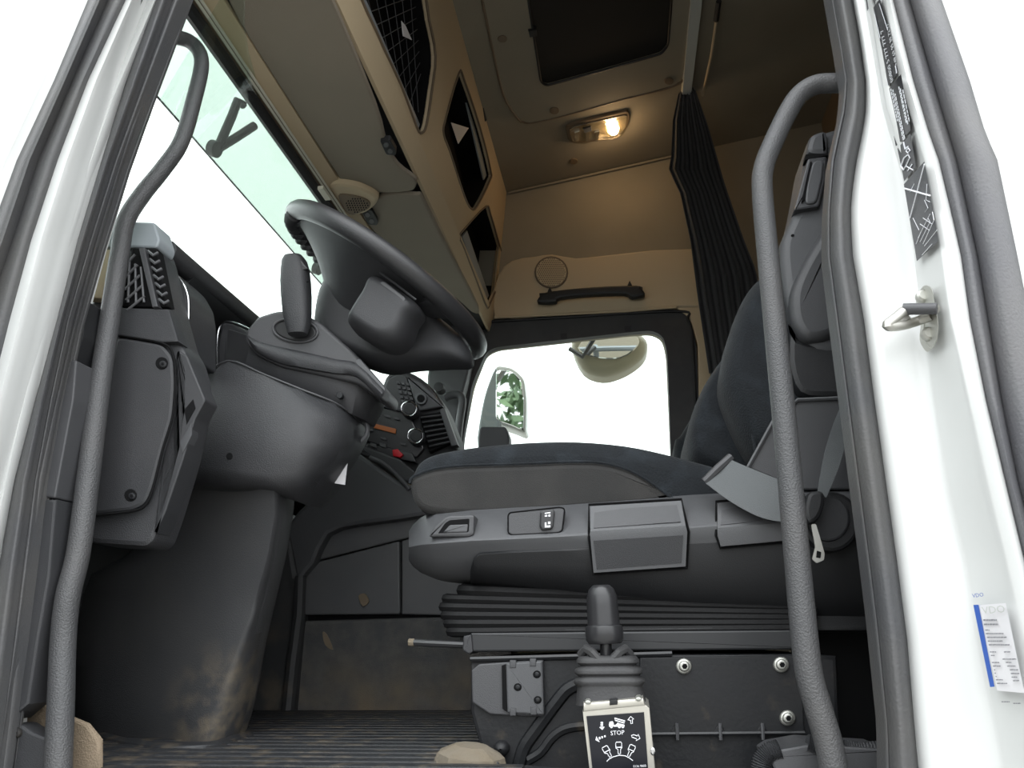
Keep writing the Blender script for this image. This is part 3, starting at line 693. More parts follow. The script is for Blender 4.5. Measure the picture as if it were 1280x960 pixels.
for y, x, hw in sec:
    p = PY(x, y, sy); h = (PY(x+hw, y, sy)-p).length
    rws.append([p+V((h*math.copysign(abs(math.cos(a))**.75, math.cos(a)), .8*h*math.copysign(abs(math.sin(a))**.75, math.sin(a)), 0)) for a in [2*math.pi*i/k_ for i in range(k_)]])
le = build('lever', lv.capped(rws), 'plastic_soft', sc, smooth=50)
p = PY(369, 352, sy-.018); build('lever_seam', MB().tube([PY(353, 350, sy-.012), PY(360, 352, sy-.016), PY(374, 354, sy-.016), PY(386, 352, sy-.010)], .0012, 6), 'dark_cavity', le)
S('lever_button', [(359, 323), (376, 325), (385, 336), (370, 339), (361, 335)], sy-.017, .008, 'plastic_gloss', le, r=.002, rad=2)

# steering wheel
WC = V((-.489, .47, .925)); TL = .617
wu = V((math.cos(TL), 0, -math.sin(TL)))     # towards the driver, downhill
wv = V((0, 1, 0)); wn = wu.cross(wv)         # away from column
if wn.z < 0: wn = -wn
R = .244
wl = thing('steering_wheel', 'black leather steering wheel with finger-scalloped rim', 'steering wheel', WC-wn*.1)
def W(a, r, h=0): return WC+wu*(r*math.cos(a))+wv*(r*math.sin(a))+wn*h
path = []; rad = []
NR = 160
for i in range(NR):
    a = 2*math.pi*i/NR; path.append(W(a, R)); 
    rad.append(.0205)
build('rim', MB().tube(path, rad, 14, closed=True, up=wn), 'leather', wl, smooth=80)
# finger scallops on the underside of the far front of the rim
for i in range(12):
    a = math.radians(150+i*6.5)
    build('grip_scallop', MB().lathe([(0, -.009), (.012, -.007), (.0165, 0), (.012, .007), (0, .009)], W(a, R-.002, -.014), W(a+.01, R)-W(a-.01, R), 10), 'plastic_soft', wl)
# hub: deep boss on the column side
hub = [(.085, .018), (.098, .0), (.102, -.03), (.095, -.06), (.085, -.09), (.078, -.12), (.072, -.17)]
build('hub', MB().lathe(hub, WC, wn, 28, ell=1.0), 'plastic', wl)
build('airbag_cover', MB().lathe([(.0, .04), (.05, .036), (.08, .02), (.085, .01)], WC, wn, 28), 'plastic_soft', wl)
# spokes: near and far broad webs, two towards the driver
def spoke(a0, w0, w1, h0=-.055, h1=-.004, curve=.02):
    rws = []
    for i in range(9):
        t = i/8; r = .06+(R-.06-.004)*t; hw = w0*(1-t)+w1*t+.02*(t-.5)**2
        hh = h0*(1-t)**1.3+h1*t; th = .024*(1-t)+.012*t
        c = W(a0, r, hh); s = (W(a0+.01, r)-W(a0-.01, r)).normalized()
        rws.append([c+s*hw*math.copysign(abs(math.cos(b))**.6, math.cos(b))+wn*th*math.copysign(abs(math.sin(b))**.8, math.sin(b)) for b in [2*math.pi*k/16 for k in range(16)]])
    return MB().capped(rws)
def web(a0, a1, b0, b1):
    "broad dished web from the rim arc down to the boss"
    rws = []
    for i in range(9):
        t = i/8; row = []
        for k in range(13):
            u = k/12; a = math.radians((a0+(a1-a0)*u)*(1-t)+(b0+(b1-b0)*u)*t)
            row.append(W(a, R*(1-t)+.08*t, -.008-.1*t**1.6))
        rws.append(row)
    return MB().loft(rws, back=wn*.018)
build('spoke', web(-148, -50, -175, -5), 'plastic', wl, smooth=60)
build('spoke', web(148, 50, 175, 5), 'plastic', wl, smooth=60)
build('spoke', spoke(math.radians(-30), .03, .03), 'plastic', wl, smooth=60)
build('spoke', spoke(math.radians(30), .03, .03), 'plastic', wl, smooth=60)
# underside shell and pod
DM('boss_shell', cr([(412, 318), (398, 338), (388, 362), (385, 404), (408, 428), (440, 444), (476, 455), (515, 450), (555, 448), (584, 444), (570, 410), (520, 370), (460, 330)], 3, True), .39, .07, .05, 'plastic', wl, flat=.7)
pd = DM('switch_pod', cr([(457, 338), (470, 338), (492, 352), (519, 374), (510, 392), (502, 412), (490, 424), (470, 424), (445, 410), (427, 395), (436, 375), (448, 356)], 3, True), .275, .08, .05, 'plastic', wl, flat=.62)
S('pod_panel', [(468, 357), (479, 350), (508, 373), (498, 387)], .276, .012, 'plastic_mid', pd, r=.003, rad=4)
build('pod_edge', MB().tube([PY(x, y, .276) for x, y in ((475, 341), (497, 357), (520, 375))], .0022, 6), 'plastic_gloss', pd)
build('paddle', MB().slab([W(math.radians(x), r, -.03) for x, r in ((-25, .15), (-14, .155), (-10, .185), (-22, .19))], wn*.012, .003), 'plastic_gloss', wl)
build('hub_screw', MB().lathe([(.004, 0), (.004, .006)], W(math.radians(-150), .10, -.05), -wn, 10), 'steel_black', wl)

# ================================================================== CENTRE CONSOLE AND TUNNEL
cc = thing('centre_console', 'curved black centre dash with radio display, knobs and vent', 'dashboard', PY(500, 600, 1.1))
S('body', cr([(440, 552), (455, 530), (470, 505), (481, 472), (493, 464), (510, 464), (533, 478), (552, 502), (566, 535), (572, 556), (560, 600), (515, 604), (480, 580)], 3, True), 1.12, .1, 'plastic_dark', cc, r=.012)
S('upper_fascia', [(474, 500), (484, 474), (495, 468), (508, 470), (520, 510), (512, 518), (475, 508)], 1.11, .03, 'plastic', cc, r=.005, rad=3)
S('socket_panel', [(508, 470), (524, 476), (544, 494), (554, 508), (522, 514)], 1.105, .03, 'plastic_mid', cc, r=.005, rad=3)
so = S('power_socket', circ(526, 498, 7.5, n=18), 1.095, .02, 'plastic_grey', cc, r=.002)
S('socket_well', circ(526, 498, 4.8, n=14), 1.094, .01, 'dark_cavity', so, r=0)
S('radio_face', [(462, 506), (512, 518), (530, 560), (520, 572), (448, 548)], 1.105, .03, 'plastic_gloss', cc, r=.004, rad=3)
S('radio_display', [(466, 529), (495, 536), (494, 542), (467, 535)], 1.1, .01, 'orange', cc, r=.001)
for x, y in ((511, 511), (519, 545)):
    kk = S('knob', circ(x, y, 11, 10, 20), 1.08, .03, 'plastic_mid', cc, r=.006)
    S('knob_face', circ(x+1, y, 7.5, 7, 18), 1.077, .01, 'plastic_dark', kk, r=.002)
    build('knob_ring', MB().tube([PY(a, b, 1.079) for a, b in circ(x, y, 9.5, 9, 20)], .0018, 6, closed=True), 'chrome', kk)
for k in range(14):
    r_, c_ = divmod(k, 3); x, y = 495+c_*6+r_*1.5, 476+r_*6+c_*1
    S('button', [(x, y), (x+4, y+.6), (x+5, y+4), (x+1, y+3.6)], 1.104, .01, 'plastic_mid', cc, r=.001)
for x, y in ((468, 515), (480, 518), (492, 521), (458, 535), (475, 546), (500, 553), (448, 548)):
    S('button', [(x, y), (x+7, y+1.5), (x+8, y+4.5), (x+1, y+3)], 1.1, .01, 'plastic_mid', cc, r=.001)
v2 = S('side_vent', [(524, 518), (552, 514), (566, 552), (536, 566)], 1.1, .03, 'dark_cavity', cc, r=.004, rad=3)
for k in range(7): build('vent_blade', MB().tube([PY(526+k*1.8, 522+k*6, 1.095), PY(553+k*1.8, 519+k*5.5, 1.095)], .003, 6), 'plastic', v2)
S('vent_frame', [(549, 512), (555, 509), (572, 556), (564, 558)], 1.09, .03, 'plastic_mid', cc, r=.004)
S('switch_strip', [(443, 551), (515, 566), (520, 578), (500, 574), (446, 560)], 1.095, .03, 'plastic_gloss', cc, r=.003)
S('hazard_switch', [(490, 562), (497, 561), (504, 568), (500, 572), (491, 570)], 1.085, .02, 'red', cc, r=.003)
for x in (450, 462, 474): S('switch', [(x, 553), (x+8, 555), (x+9, 560), (x+1, 558)], 1.09, .02, 'plastic_mid', cc, r=.002)
S('lower_cowl', [(441, 552), (500, 574), (520, 590), (514, 604), (500, 600), (462, 572), (445, 566)], 1.08, .04, 'plastic', cc, r=.006, rad=3)
ph = thing('device_holder', 'small black device holder on a stalk behind the seat cushion against the far window', 'holder', PY(618, 600, 1.52))
S('cradle', [(598, 546), (600, 533), (632, 533), (637, 546), (636, 560), (598, 560)], 1.5, .05, 'plastic', ph, r=.006, rad=4)
q = PY(618, 556, 1.53); build('stalk', MB().tube([q, (q.x, q.y, .432)], .012, 8), 'plastic_dark', ph)
tg = thing('far_door_handle', 'slim grey vertical grab handle on the far windscreen pillar', 'handle', PY(570, 560, WY-.15))
build('grip', MB().tube([PY(x, y, WY-.16) for x, y in cr([(556, 498), (564, 494), (574, 494), (578, 502), (574, 530), (570, 575)], 4)], .017, 10), 'plastic_grey', tg)
build('knob', MB().lathe([(0, -.03), (.02, -.028), (.024, 0), (.02, .02), (0, .024)], PY(550, 486, WY-.2), (0, 1, 0), 14), 'plastic_dark', tg)

TY = 1.04
tn = thing('engine_tunnel', 'dark plastic engine tunnel panels with dirty carpeted lower side', 'tunnel', PY(450, 892, TY))
S('carpet_panel', [(368, 782), (376, 776), (590, 770), (640, 770), (640, 905), (560, 897), (366, 893)], TY, .1, 'carpet_dirty', tn, r=.01)
S('side_panel', [(376, 769), (378, 722), (398, 702), (499, 676), (500, 768)], TY+.005, .1, 'tunnel', tn, r=.005, rad=3)
S('side_panel', [(502, 676), (530, 668), (600, 664), (600, 770), (502, 768)], TY+.005, .1, 'tunnel', tn, r=.005)
S('upper_panel', [(398, 700), (414, 664), (500, 644), (530, 648), (600, 648), (600, 664), (528, 668), (499, 675)], TY+.01, .09, 'tunnel', tn, r=.005)
S('dark_gap', [(366, 781), (372, 770), (620, 764), (620, 775)], TY+.02, .05, 'dark_cavity', tn, r=0)
S('upper_shell', cr([(352, 740), (356, 660), (392, 620), (432, 566), (460, 574), (500, 602), (545, 618), (545, 642), (450, 656), (410, 668), (392, 705), (374, 728), (366, 770)], 2, True), TY-.02, .05, 'plastic_grey', tn, r=.012)
build('shell_edge', MB().tube([PY(x, y, TY-.025) for x, y in cr([(462, 572), (480, 580), (500, 598), (512, 612)], 4)], .006, 8), 'plastic_grey', tn)
S('bulkhead', [(285, 890), (300, 800), (335, 700), (356, 640), (372, 720), (376, 780), (366, 892), (330, 896)], TY-.03, .1, 'plastic_dirty', tn, r=.015)
build('bulkhead_rib', MB().tube([PY(x, y, TY-.04) for x, y in [(376, 720), (374, 770), (366, 830), (360, 890)]], .016, 8), 'plastic_dirty', tn)
for px_, m_ in (([(403, 790), (409, 794), (416, 812), (406, 806)], 'sand'), ([(448, 745), (456, 742), (461, 752), (453, 758)], 'sand')):
    S('mud_splash', cr(px_, 3, True), TY-.003, .004, m_, tn, r=.001)

build('tunnel_top', MB().box((-.8, TY+.11, .38), (-.1, 1.75, .43)), 'plastic_mid', tn)
# ribbed rubber floor mat
fm = thing('floor_mat', 'dirty black rubber floor mat with fine ribs', 'floor mat', (-.6, .5, 0))
mo = [(-1.25, .06), (.0, .06), (-.05, .16), (-.25, .24), (-.27, TY-.005), (-1.25, TY-.005)]
build('base', MB().slab([(x, y, .004) for x, y in mo], (0, 0, -.014), .003), 'mat_rubber', fm)
rb = None
for k in range(21):
    y = .10+k*.0445
    x1 = -.26 if y > .26 else -.26+(.26-y)*.9
    b_ = MB().slab([(-1.2, y-.014, .012), (x1, y-.014, .012), (x1, y+.014, .012), (-1.2, y+.014, .012)], (0, 0, -.009), .004)
    build('rib', b_, 'mat_rubber', fm)
# bits at the sill
S('sand_mat', [(28, 866), (60, 885), (108, 905), (124, 925), (124, 965), (70, 965), (40, 915), (14, 892)], .085, .008, 'sand', r=.004, label='torn piece of sandy tan ribbed lining at the front door sill', category='lining')
sb = S('sill_bracket', [(6, 935), (10, 905), (26, 905), (40, 915), (66, 925), (66, 975), (0, 975)], .035, .03, 'plastic', r=.006, rad=4, label='black bolted bracket at the foot of the front door pillar', category='bracket')
S('bolt', circ(18, 916, 7, n=14), .03, .012, 'steel_black', sb, r=.003)
S('bolt_socket', circ(18, 916, 3, n=6), .0295, .004, 'dark_cavity', sb, r=0)
build('sill_stone', MB().lathe([(0, 0), (.05, .002), (.06, .02), (.05, .05), (.025, .062), (0, .063)], PY(585, 968, .2)+V((0, 0, -.022)), (.1, -.1, 1), 9, ell=.8), 'stone', smooth=20, label='dusty lump of dried mud at the seat base corner', category='mud lump')

# ================================================================== DRIVER SEAT
SY0, SY1 = .31, .83
se = thing('driver_seat', 'air-sprung driver seat with dark blue velour cushion and black console base', 'seat', PY(760, 830, .5))
cush = cr([(511, 606), (514, 586), (526, 571), (550, 562), (600, 554), (660, 549), (720, 548), (780, 553), (830, 563), (880, 576), (930, 590), (975, 600), (985, 650), (930, 660), (880, 660), (800, 655), (730, 650), (640, 650), (560, 648), (522, 636)], 3, True)
build('cushion', MB().slab([PY(p.x, p.y, SY0) for p in cush], (0, SY1-SY0, 0), .032, 5, back_r=.04), 'velour', se, smooth=60)
side = cr([(512, 604), (524, 592), (560, 583), (640, 580), (720, 577), (755, 579), (785, 587), (812, 602), (836, 620), (842, 626), (800, 632), (730, 637), (640, 643), (560, 644), (522, 634)], 3, True)
build('cushion_side', MB().slab([PY(p.x, p.y, SY0-.006) for p in side], (0, .05, 0), .012, 3), 'cloth_grey', se, smooth=60)
build('cushion_seam', MB().tube([PY(p.x, p.y, SY0-.006) for p in side[:28]], .0025, 6), 'velour', se)
# console: long moulded side cover with a sharp ridge
xs = [511, 516, 526, 545, 590, 640, 700, 740, 800, 862, 900, 950, 1000, 1050, 1085]
top = [(511, 672), (516, 664), (526, 655), (545, 645), (590, 640), (640, 637), (700, 634), (740, 631), (862, 622), (900, 620), (1000, 618), (1085, 616)]
rid = [(511, 684), (526, 681), (590, 676), (640, 674), (740, 669), (862, 661), (900, 658), (1000, 650), (1085, 645)]
low = [(511, 696), (516, 703), (526, 709), (545, 714), (590, 716), (640, 722), (740, 734), (862, 745), (1000, 752), (1085, 755)]
bot = [(511, 700), (516, 708), (526, 716), (545, 724), (590, 730), (640, 737), (740, 752), (862, 768), (1000, 778), (1085, 780)]
def cdep(x): return .06*max(0, (560-x)/50)**2
rws = [[PY(x, interp(t, x), d+cdep(x)) for x in xs] for t, d in ((off(top, -8), .34), (top, .29), (lerp(top, rid, 0) if 0 else [(x, interp(top, x)*.5+interp(rid, x)*.5) for x in xs], .262), ([(x, interp(top, x)*.08+interp(rid, x)*.92) for x in xs], .243), (rid, .241), ([(x, interp(rid, x)*.85+interp(low, x)*.15) for x in xs], .246), ([(x, interp(rid, x)*.5+interp(low, x)*.5) for x in xs], .262), (low, .285), (bot, .33))]
build('console', MB().loft(rws, back=(0, .05, 0)), 'console', se, smooth=50)
# raised skin under the ridge; dark colour stands in for recess shade
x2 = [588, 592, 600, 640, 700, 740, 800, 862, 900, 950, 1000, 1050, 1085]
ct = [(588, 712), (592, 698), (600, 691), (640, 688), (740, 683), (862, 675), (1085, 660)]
build('console_shade_skin', MB().loft([[PY(x, interp(ct, x)*(1-t)+interp(bot, x)*t, d) for x in x2] for t, d in ((0, .252), (.06, .249), (.35, .258), (.7, .272), (1, .31))], back=(0, .02, 0)), 'plastic_dark', se, smooth=50)
# recessed lever at the nose
rl_ = S('lever_surround', [(535, 671), (543, 657), (556, 646), (563, 644), (593, 643), (592, 668), (586, 671)], .243, .03, 'plastic_mid', se, r=.004, rad=4)
S('recess', [(547, 667), (556, 654), (562, 650), (587, 648), (586, 665)], .2425, .01, 'dark_cavity', rl_, r=.001, rad=2)
S('pull', [(553, 666), (562, 656), (585, 655), (584, 665)], .241, .01, 'plastic_grey', rl_, r=.002, rad=2)
sp2 = S('switch_plate', [(635, 641), (700, 634), (706, 636), (703, 663), (698, 666), (640, 669), (635, 666)], .246, .02, 'plastic_mid', se, r=.002, rad=5)
build('plate_edge', MB().tube([PY(p.x, p.y, .2462) for p in rc([(635, 641), (700, 634), (706, 636), (703, 663), (698, 666), (640, 669), (635, 666)], 5)], .0012, 6, closed=True), 'dark_cavity', sp2)
sw = S('rocker_switch', [(675, 638), (691, 636), (693, 640), (691, 661), (677, 663), (674, 658)], .240, .02, 'plastic_gloss', sp2, r=.003, rad=5)
ink = MB()
for q in ([(681, 653), (683, 653), (683, 657), (688, 656.5), (688, 659), (681, 659.5)], [(685, 652), (688, 652), (688, 655), (685, 655)], [(681, 641), (688, 640), (688, 641.5), (681, 642.5)], [(681, 644), (684, 643.6), (684, 645.6), (681, 646)], [(685.5, 643.5), (688, 643), (688, 645.4), (685.5, 645.8)]):
    ink.slab([PY(a, b, .2393) for a, b in q], (0, .0006, 0), 0)
build('seat_symbol', ink, 'white_ink', sw) if 0 else build('seat_symbol', ink, 'white_ink', sp2)
# storage flap
def ridged(name, L_, R_, Ys, m_, parent, n=8):
    "panel folded along the console ridge: left and right edge rows with their depths"
    return build(name, MB().loft([[PY(l[0]+(r[0]-l[0])*k/n, l[1]+(r[1]-l[1])*k/n, y_) for k in range(n+1)] for l, r, y_ in zip(L_, R_, Ys)], back=(0, .03, 0)), m_, parent, smooth=25)
def flap(x0, x1, ya, yb, tail):
    h = lambda p, q: (p, q)
    L_ = [(x0, ya), (x0, ya+31), (x0, ya+40), (x0+4, ya+40+tail)]; R_ = [(x1-6, yb), (x1, yb+31), (x1+2, yb+39), (x1, yb+39+tail)]
    f = ridged('flap', L_, R_, (.256, .235, .235, .235+tail*.00025), 'console', se)
    ridged('flap_recess', [(x0+5, ya+5), (x0+4, ya+27)], [(x1-11, yb+5), (x1-6, yb+26)], (.2525, .2363), 'plastic_mid', f)
    if tail > 20: ridged('flap_lower', [(x0+4, ya+43), (x0+8, ya+36+tail)], [(x1-3, yb+43), (x1-5, yb+35+tail)], (.2335, .2335+tail*.00025), 'plastic', f)  # darker plastic puts the shade of the downward face into the colour
    o_ = [(x0-2, ya-2), (x1-5, yb-2), (x1+2, yb+31), (x1+4, yb+39), (x1+2, yb+41+tail), (x0+3, ya+42+tail), (x0-2, ya+40)]; d_ = (.26, .26, .241, .241, .243+tail*.00025, .243+tail*.00025, .241)
    build('flap_gap', MB().tube([PY(p[0], p[1], q) for p, q in zip(o_, d_)], .0022, 6, closed=True), 'dark_cavity', f)
flap(738, 857, 633, 626, 43)
flap(897, 1010, 629, 620, 14)
# rubber bellows under the console
for k in range(6):
    y = 737+k*10.2; l_ = 556+abs(k-2.2)*3.5 if k else 580; yr = y+14-k*4
    yf = .30-.012*math.sin(k*1.2)*0-.004*k
    p0, p1 = PY(l_+14, y+2, yf), PY(1010, yr+4, yf); pl = PY(l_, y+1, yf+.03)
    pth = cr([V((p1.x, .8, p1.z)), V((p1.x+.02, .5, p1.z)), V((p1.x, yf+.02, p1.z)), p1, p1*.66+p0*.34, p1*.33+p0*.67, p0, pl, V((pl.x-.005, yf+.15, pl.z)), V((pl.x, .7, pl.z)), V((pl.x+.05, .8, pl.z))], 4, True)
    build('bellows_fold', MB().tube(pth, .0085 if k else .011, 8, closed=True, up=(0, 0, 1)), 'bellows', se)
build('bellows_core', MB().box(PY(575, 800, .34), PY(1000, 735, .34)+V((0, .44, 0))), 'rubber_black', se)
# slide rail
build('slide_rail', MB().slab([PY(x, y, .265) for x, y in rc([(588, 791), (1010, 787), (1010, 812), (588, 815)], 2)], (0, .05, 0), .003), 'rail_grey', se)
build('rail_top', MB().slab([PY(x, y, .272) for x, y in [(590, 788), (1010, 783), (1010, 788), (590, 792)]], (0, .05, 0), .001), 'plastic_dark', se)
S('rail_cap', [(579, 795), (589, 793), (591, 815), (586, 818), (578, 813)], .26, .06, 'plastic', se, r=.003, rad=2)
al = build('adjust_lever', MB().tube([PY(515, 803, .29), PY(535, 804, .285), PY(580, 806, .28), PY(620, 806, .28)], .0055, 8), 'plastic_gloss', se)
build('lever_tip', MB().tube([PY(511, 803, .29), PY(518, 803.2, .29)], .0062, 8), 'stone', al)
# pressed steel plinth
pl_ = S('plinth', [(588, 824), (800, 818), (1000, 817), (1046, 820), (1052, 960), (1052, 1010), (600, 1010), (600, 935), (588, 890)], .265, .5, 'steel_black', se, r=.006)
build('plinth_flange', MB().tube([PY(588, 824, .262), PY(700, 821, .262), PY(840, 817, .262)], .004, 6), 'rail_grey', pl_)
for pa, r_ in (([(648, 960), (655, 935), (668, 915), (700, 872), (712, 860), (728, 854), (760, 852)], .011), ([(660, 950), (676, 940), (690, 922), (704, 912), (720, 908), (745, 907)], .008)):
    build('pressed_bead', MB().tube([PY(x, y, .266) for x, y in cr(pa, 4)], r_, 8), 'steel_black', pl_)
S('plinth_plate', [(800, 822), (1000, 819), (1006, 917), (800, 919)], .258, .02, 'steel_black', pl_, r=.002)
build('plate_edge', MB().tube([PY(800, 918, .258), PY(1006, 916, .258)], .003, 6), 'rail_grey', pl_)
for x in (845, 899, 952):
    build('gusset_shadow', MB().slab([PY(x-7, 914, .257), PY(x, 903, .256), PY(x+8, 914, .257), PY(x+2, 926, .257)], (0, .02, 0), .002), 'plastic_dark', pl_)  # dark lens whose colour stands in for a recessed shadow
    build('gusset_ridge', MB().tube([PY(x+1, 904, .2545), PY(x+2, 925, .2545)], .0026, 6), 'plastic_grey', pl_)
for x, y in ((855, 833), (977, 831), (985, 898)):
    bt = S('bolt', circ(x, y, 10, n=20), .252, .008, 'zinc', pl_, r=.003, seg=3)
    S('bolt_head', circ(x+.5, y, 7, n=18), .247, .008, 'zinc', bt, r=.003, seg=3)
    S('bolt_socket', circ(x+1, y, 3.6, n=6), .2466, .003, 'dark_cavity', bt, r=0)
S('ball_stud', circ(625, 937, 10, n=18), .245, .03, 'plastic_dark', pl_, r=.012, seg=4)
br = S('bracket_plate', [(589, 838), (599, 830), (640, 827), (679, 825), (681, 896), (640, 895), (612, 893), (590, 878)], .255, .012, 'plastic_mid', se, r=.003, rad=2)
S('bracket_step', [(632, 829), (678, 826), (680, 894), (634, 891)], .248, .01, 'plastic_grey', br, r=.003, rad=2)
S('bracket_slot', [(627, 832), (633, 830), (634, 890), (628, 886)], .2495, .01, 'dark_cavity', br, r=.001)
for x, y in ((671, 843), (647, 859), (672, 875)):
    S('screw', circ(x, y, 5.2, n=14), .2465, .006, 'dark_cavity', br, r=.002); S('screw_head', circ(x, y, 3.4, n=12), .2455, .006, 'steel_black', br, r=.002)
for x, y in ((641, 890), (667, 889), (641, 830), (666, 828)): S('tab', [(x-4, y-5), (x+4, y-5), (x+4, y+5), (x-4, y+5)], .2462, .008, 'plastic_mid', br, r=.002)

# backrest
bk = cr([(905, 470), (910, 428), (921, 388), (938, 352), (960, 330), (990, 318), (1030, 310), (1065, 315), (1078, 340), (1078, 420), (1075, 560), (1000, 575), (955, 570), (935, 545), (918, 510)], 3, True)
DM('backrest_bolster', bk, .33, .15, .07, 'velour', se, flat=.72)
bk2 = cr([(862, 560), (862, 530), (872, 495), (890, 460), (915, 430), (960, 400), (1000, 400), (1000, 600), (940, 604), (890, 590), (868, 576)], 3, True)
DM('backrest', bk2, .45, .3, .07, 'velour', se, flat=.75)
build('bolster_piping', MB().tube([PY(x, y, .352) for x, y in cr([(930, 385), (924, 410), (922, 440), (926, 490), (940, 540), (945, 566)], 5)], .003, 6), 'velour', se)
# grey moulded shell with belt guide
sh_ = S('seat_shell', cr([(977, 300), (992, 265), (1003, 215), (1008, 185), (1014, 168), (1030, 163), (1060, 160), (1080, 200), (1085, 440), (1050, 440), (1020, 438), (998, 415), (985, 380), (978, 340)], 2, True), .30, .12, 'plastic_grey', se, r=.016, seg=3)
S('belt_guide', cr([(1010, 190), (1012, 172), (1020, 165), (1034, 164), (1036, 186), (1034, 192)], 3, True), .285, .06, 'plastic_grey', sh_, r=.01)
S('guide_gap', [(1007, 193), (1034, 188), (1035, 194), (1006, 200)], .288, .02, 'dark_cavity', sh_, r=.001)
S('grip_frame', [(1010, 197), (1034, 195), (1032, 225), (1024, 258), (992, 263)], .288, .03, 'plastic_mid', sh_, r=.004, rad=3)
S('grip_recess', [(1016, 200), (1031, 199), (1028, 225), (1021, 254), (1006, 255), (1008, 230)], .284, .008, 'plastic_grey', sh_, r=.004, rad=7)
S('grip_recess_line', [(1013, 202), (1015, 202), (1005, 250), (1002, 252)], .2835, .004, 'dark_cavity', sh_, r=0)
S('shell_lobe', cr([(990, 395), (989, 365), (1000, 335), (1020, 300), (1045, 265), (1075, 240), (1082, 410), (1050, 416), (1030, 424), (1010, 424), (998, 414)], 3, True), .285, .05, 'plastic_mid', sh_, r=.016, seg=3)
S('shell_hole', circ(991, 294, 2.2, 1.5, 8), .2985, .004, 'dark_cavity', sh_, r=0)
S('lower_bracket', cr([(990, 400), (1000, 424), (1040, 428), (1080, 420), (1085, 490), (1040, 496), (1000, 490), (986, 450)], 3, True), .305, .06, 'plastic_dark', se, r=.01)
S('seat_side_panel', [(997, 500), (1085, 495), (1095, 612), (1000, 612), (935, 585), (968, 524)], .30, .05, 'plastic_mid', se, r=.003, rad=5)
build('panel_edge', MB().tube([PY(935, 584, .298), PY(968, 524, .298), PY(997, 500, .298), PY(1085, 496, .298)], .0035, 6), 'plastic_grey', se)
S('recliner_cover', circ(1040, 652, 36, 38, 28), .232, .03, 'plastic_dark', se, r=.006)
S('recliner_cap', circ(1036, 648, 27, 29, 28), .228, .03, 'plastic', se, r=.004)
S('void_shade_sheet', [(1003, 770), (1110, 770), (1135, 1000), (1003, 1000)], .46, .04, 'plastic_dark', se, r=.004)  # black sheet added to stand in for the shaded void here
S('rear_cover', [(1003, 680), (1095, 670), (1105, 790), (1005, 790)], .3, .1, 'plastic_dark', se, r=.01)

# passenger seat behind it
ps = thing('passenger_seat', 'dark blue velour passenger seat backrest behind the driver seat', 'seat', PY(870, 640, 1.5))
build('backrest', MB().slab([PY(p.x, p.y, 1.35) for p in cr([(842, 640), (843, 555), (852, 540), (870, 510), (890, 480), (915, 460), (960, 450), (960, 660), (860, 660)], 3, True)], (0, .42, 0), .05, 4, back_r=.05), 'velour', ps, smooth=60)
build('cushion', MB().slab([PY(p.x, p.y, 1.35) for p in cr([(700, 640), (705, 610), (760, 602), (840, 606), (900, 620), (900, 660), (720, 660)], 3, True)], (0, .42, 0), .05, 4, back_r=.05), 'velour', ps, smooth=60)
# dark belt post and grey trim behind the far window
S('belt_post', cr([(888, 640), (890, 440), (896, 390), (906, 368), (914, 368), (908, 420), (902, 640)], 3, True), WY-.12, .05, 'plastic_dark', r=.008, label='slim black seat belt post beside the far window', category='post')
S('trim_15', [(905, 372), (950, 360), (950, 640), (900, 640)], WY-.07, .06, 'plastic_grey', kind='structure', r=.006)

# seat belt
sbt = thing('seat_belt', 'grey webbing seat belt lying over the seat edge with metal tongue', 'seat belt', PY(960, 640, .25))
def ribbon(c1_, c2_, Ys, t=.0025):
    a = [PY(x, y, q) for (x, y), q in zip(c1_, Ys)]; b = [PY(x, y, q) for (x, y), q in zip(c2_, Ys)]
    a = cr(a, 5); b = cr(b, 5)
    return MB().loft([[p, p*.66+q*.34, p*.34+q*.66, q] for p, q in zip(a, b)], back=(0, t, 0))
build('strap', ribbon([(912, 574), (940, 586), (975, 600), (1005, 612)], [(882, 604), (915, 628), (955, 648), (1005, 655)], [.245, .225, .21, .205]), 'belt', sbt, smooth=60)
build('strap_fold', MB().tube([PY(881, 602, .25), PY(897, 586, .245), PY(914, 571, .248)], .007, 8), 'plastic_mid', sbt)
build('strap', ribbon([(1050, 510), (1040, 535), (1030, 570), (1022, 615)], [(1062, 510), (1058, 545), (1050, 580), (1033, 622)], [.26, .23, .215, .21]), 'belt', sbt, smooth=60)
S('buckle_loop', cr([(1010, 618), (1020, 613), (1030, 616), (1031, 630), (1024, 648), (1012, 654), (1006, 640)], 3, True), .195, .02, 'plastic_dark', sbt, r=.006)
build('tongue', MB().holed([PY(x, y, .2) for x, y in rc([(1014, 655), (1020, 655), (1031, 692), (1030, 700), (1021, 704), (1015, 699), (1019, 684)], 2)], [[PY(x, y, .2) for x, y in rc([(1021, 688), (1027, 690), (1026, 698), (1020, 697)], 1)]], (0, .003, 0)), 'steel', sbt, smooth=0)

# ================================================================== TIPPER CONTROL
tc_ = thing('tipper_lever', 'tipper hydraulic control lever with ribbed boot on a labelled bracket', 'lever', PY(768, 980, .17))
ty = .16
kp = PY(755, 800, ty); kx = (PY(752, 740, ty)-PY(756, 800, ty)); kl = kx.length
H = lambda px: px*.00122
build('knob', MB().lathe([(0, -.004), (H(19), -.003), (H(22), .003), (H(22.5), .012), (H(22), .020), (H(21), .0215), (H(19), .0225), (H(18.6), .05), (H(18), .063), (H(15), .073), (H(10.5), .078), (H(9.5), .0785), (0, .0785)], PY(756, 802, ty), kx, 26), 'plastic_gloss', tc_)
build('stem', MB().tube([PY(758, 832, ty), PY(757, 798, ty)], H(7), 12), 'plastic_gloss', tc_)
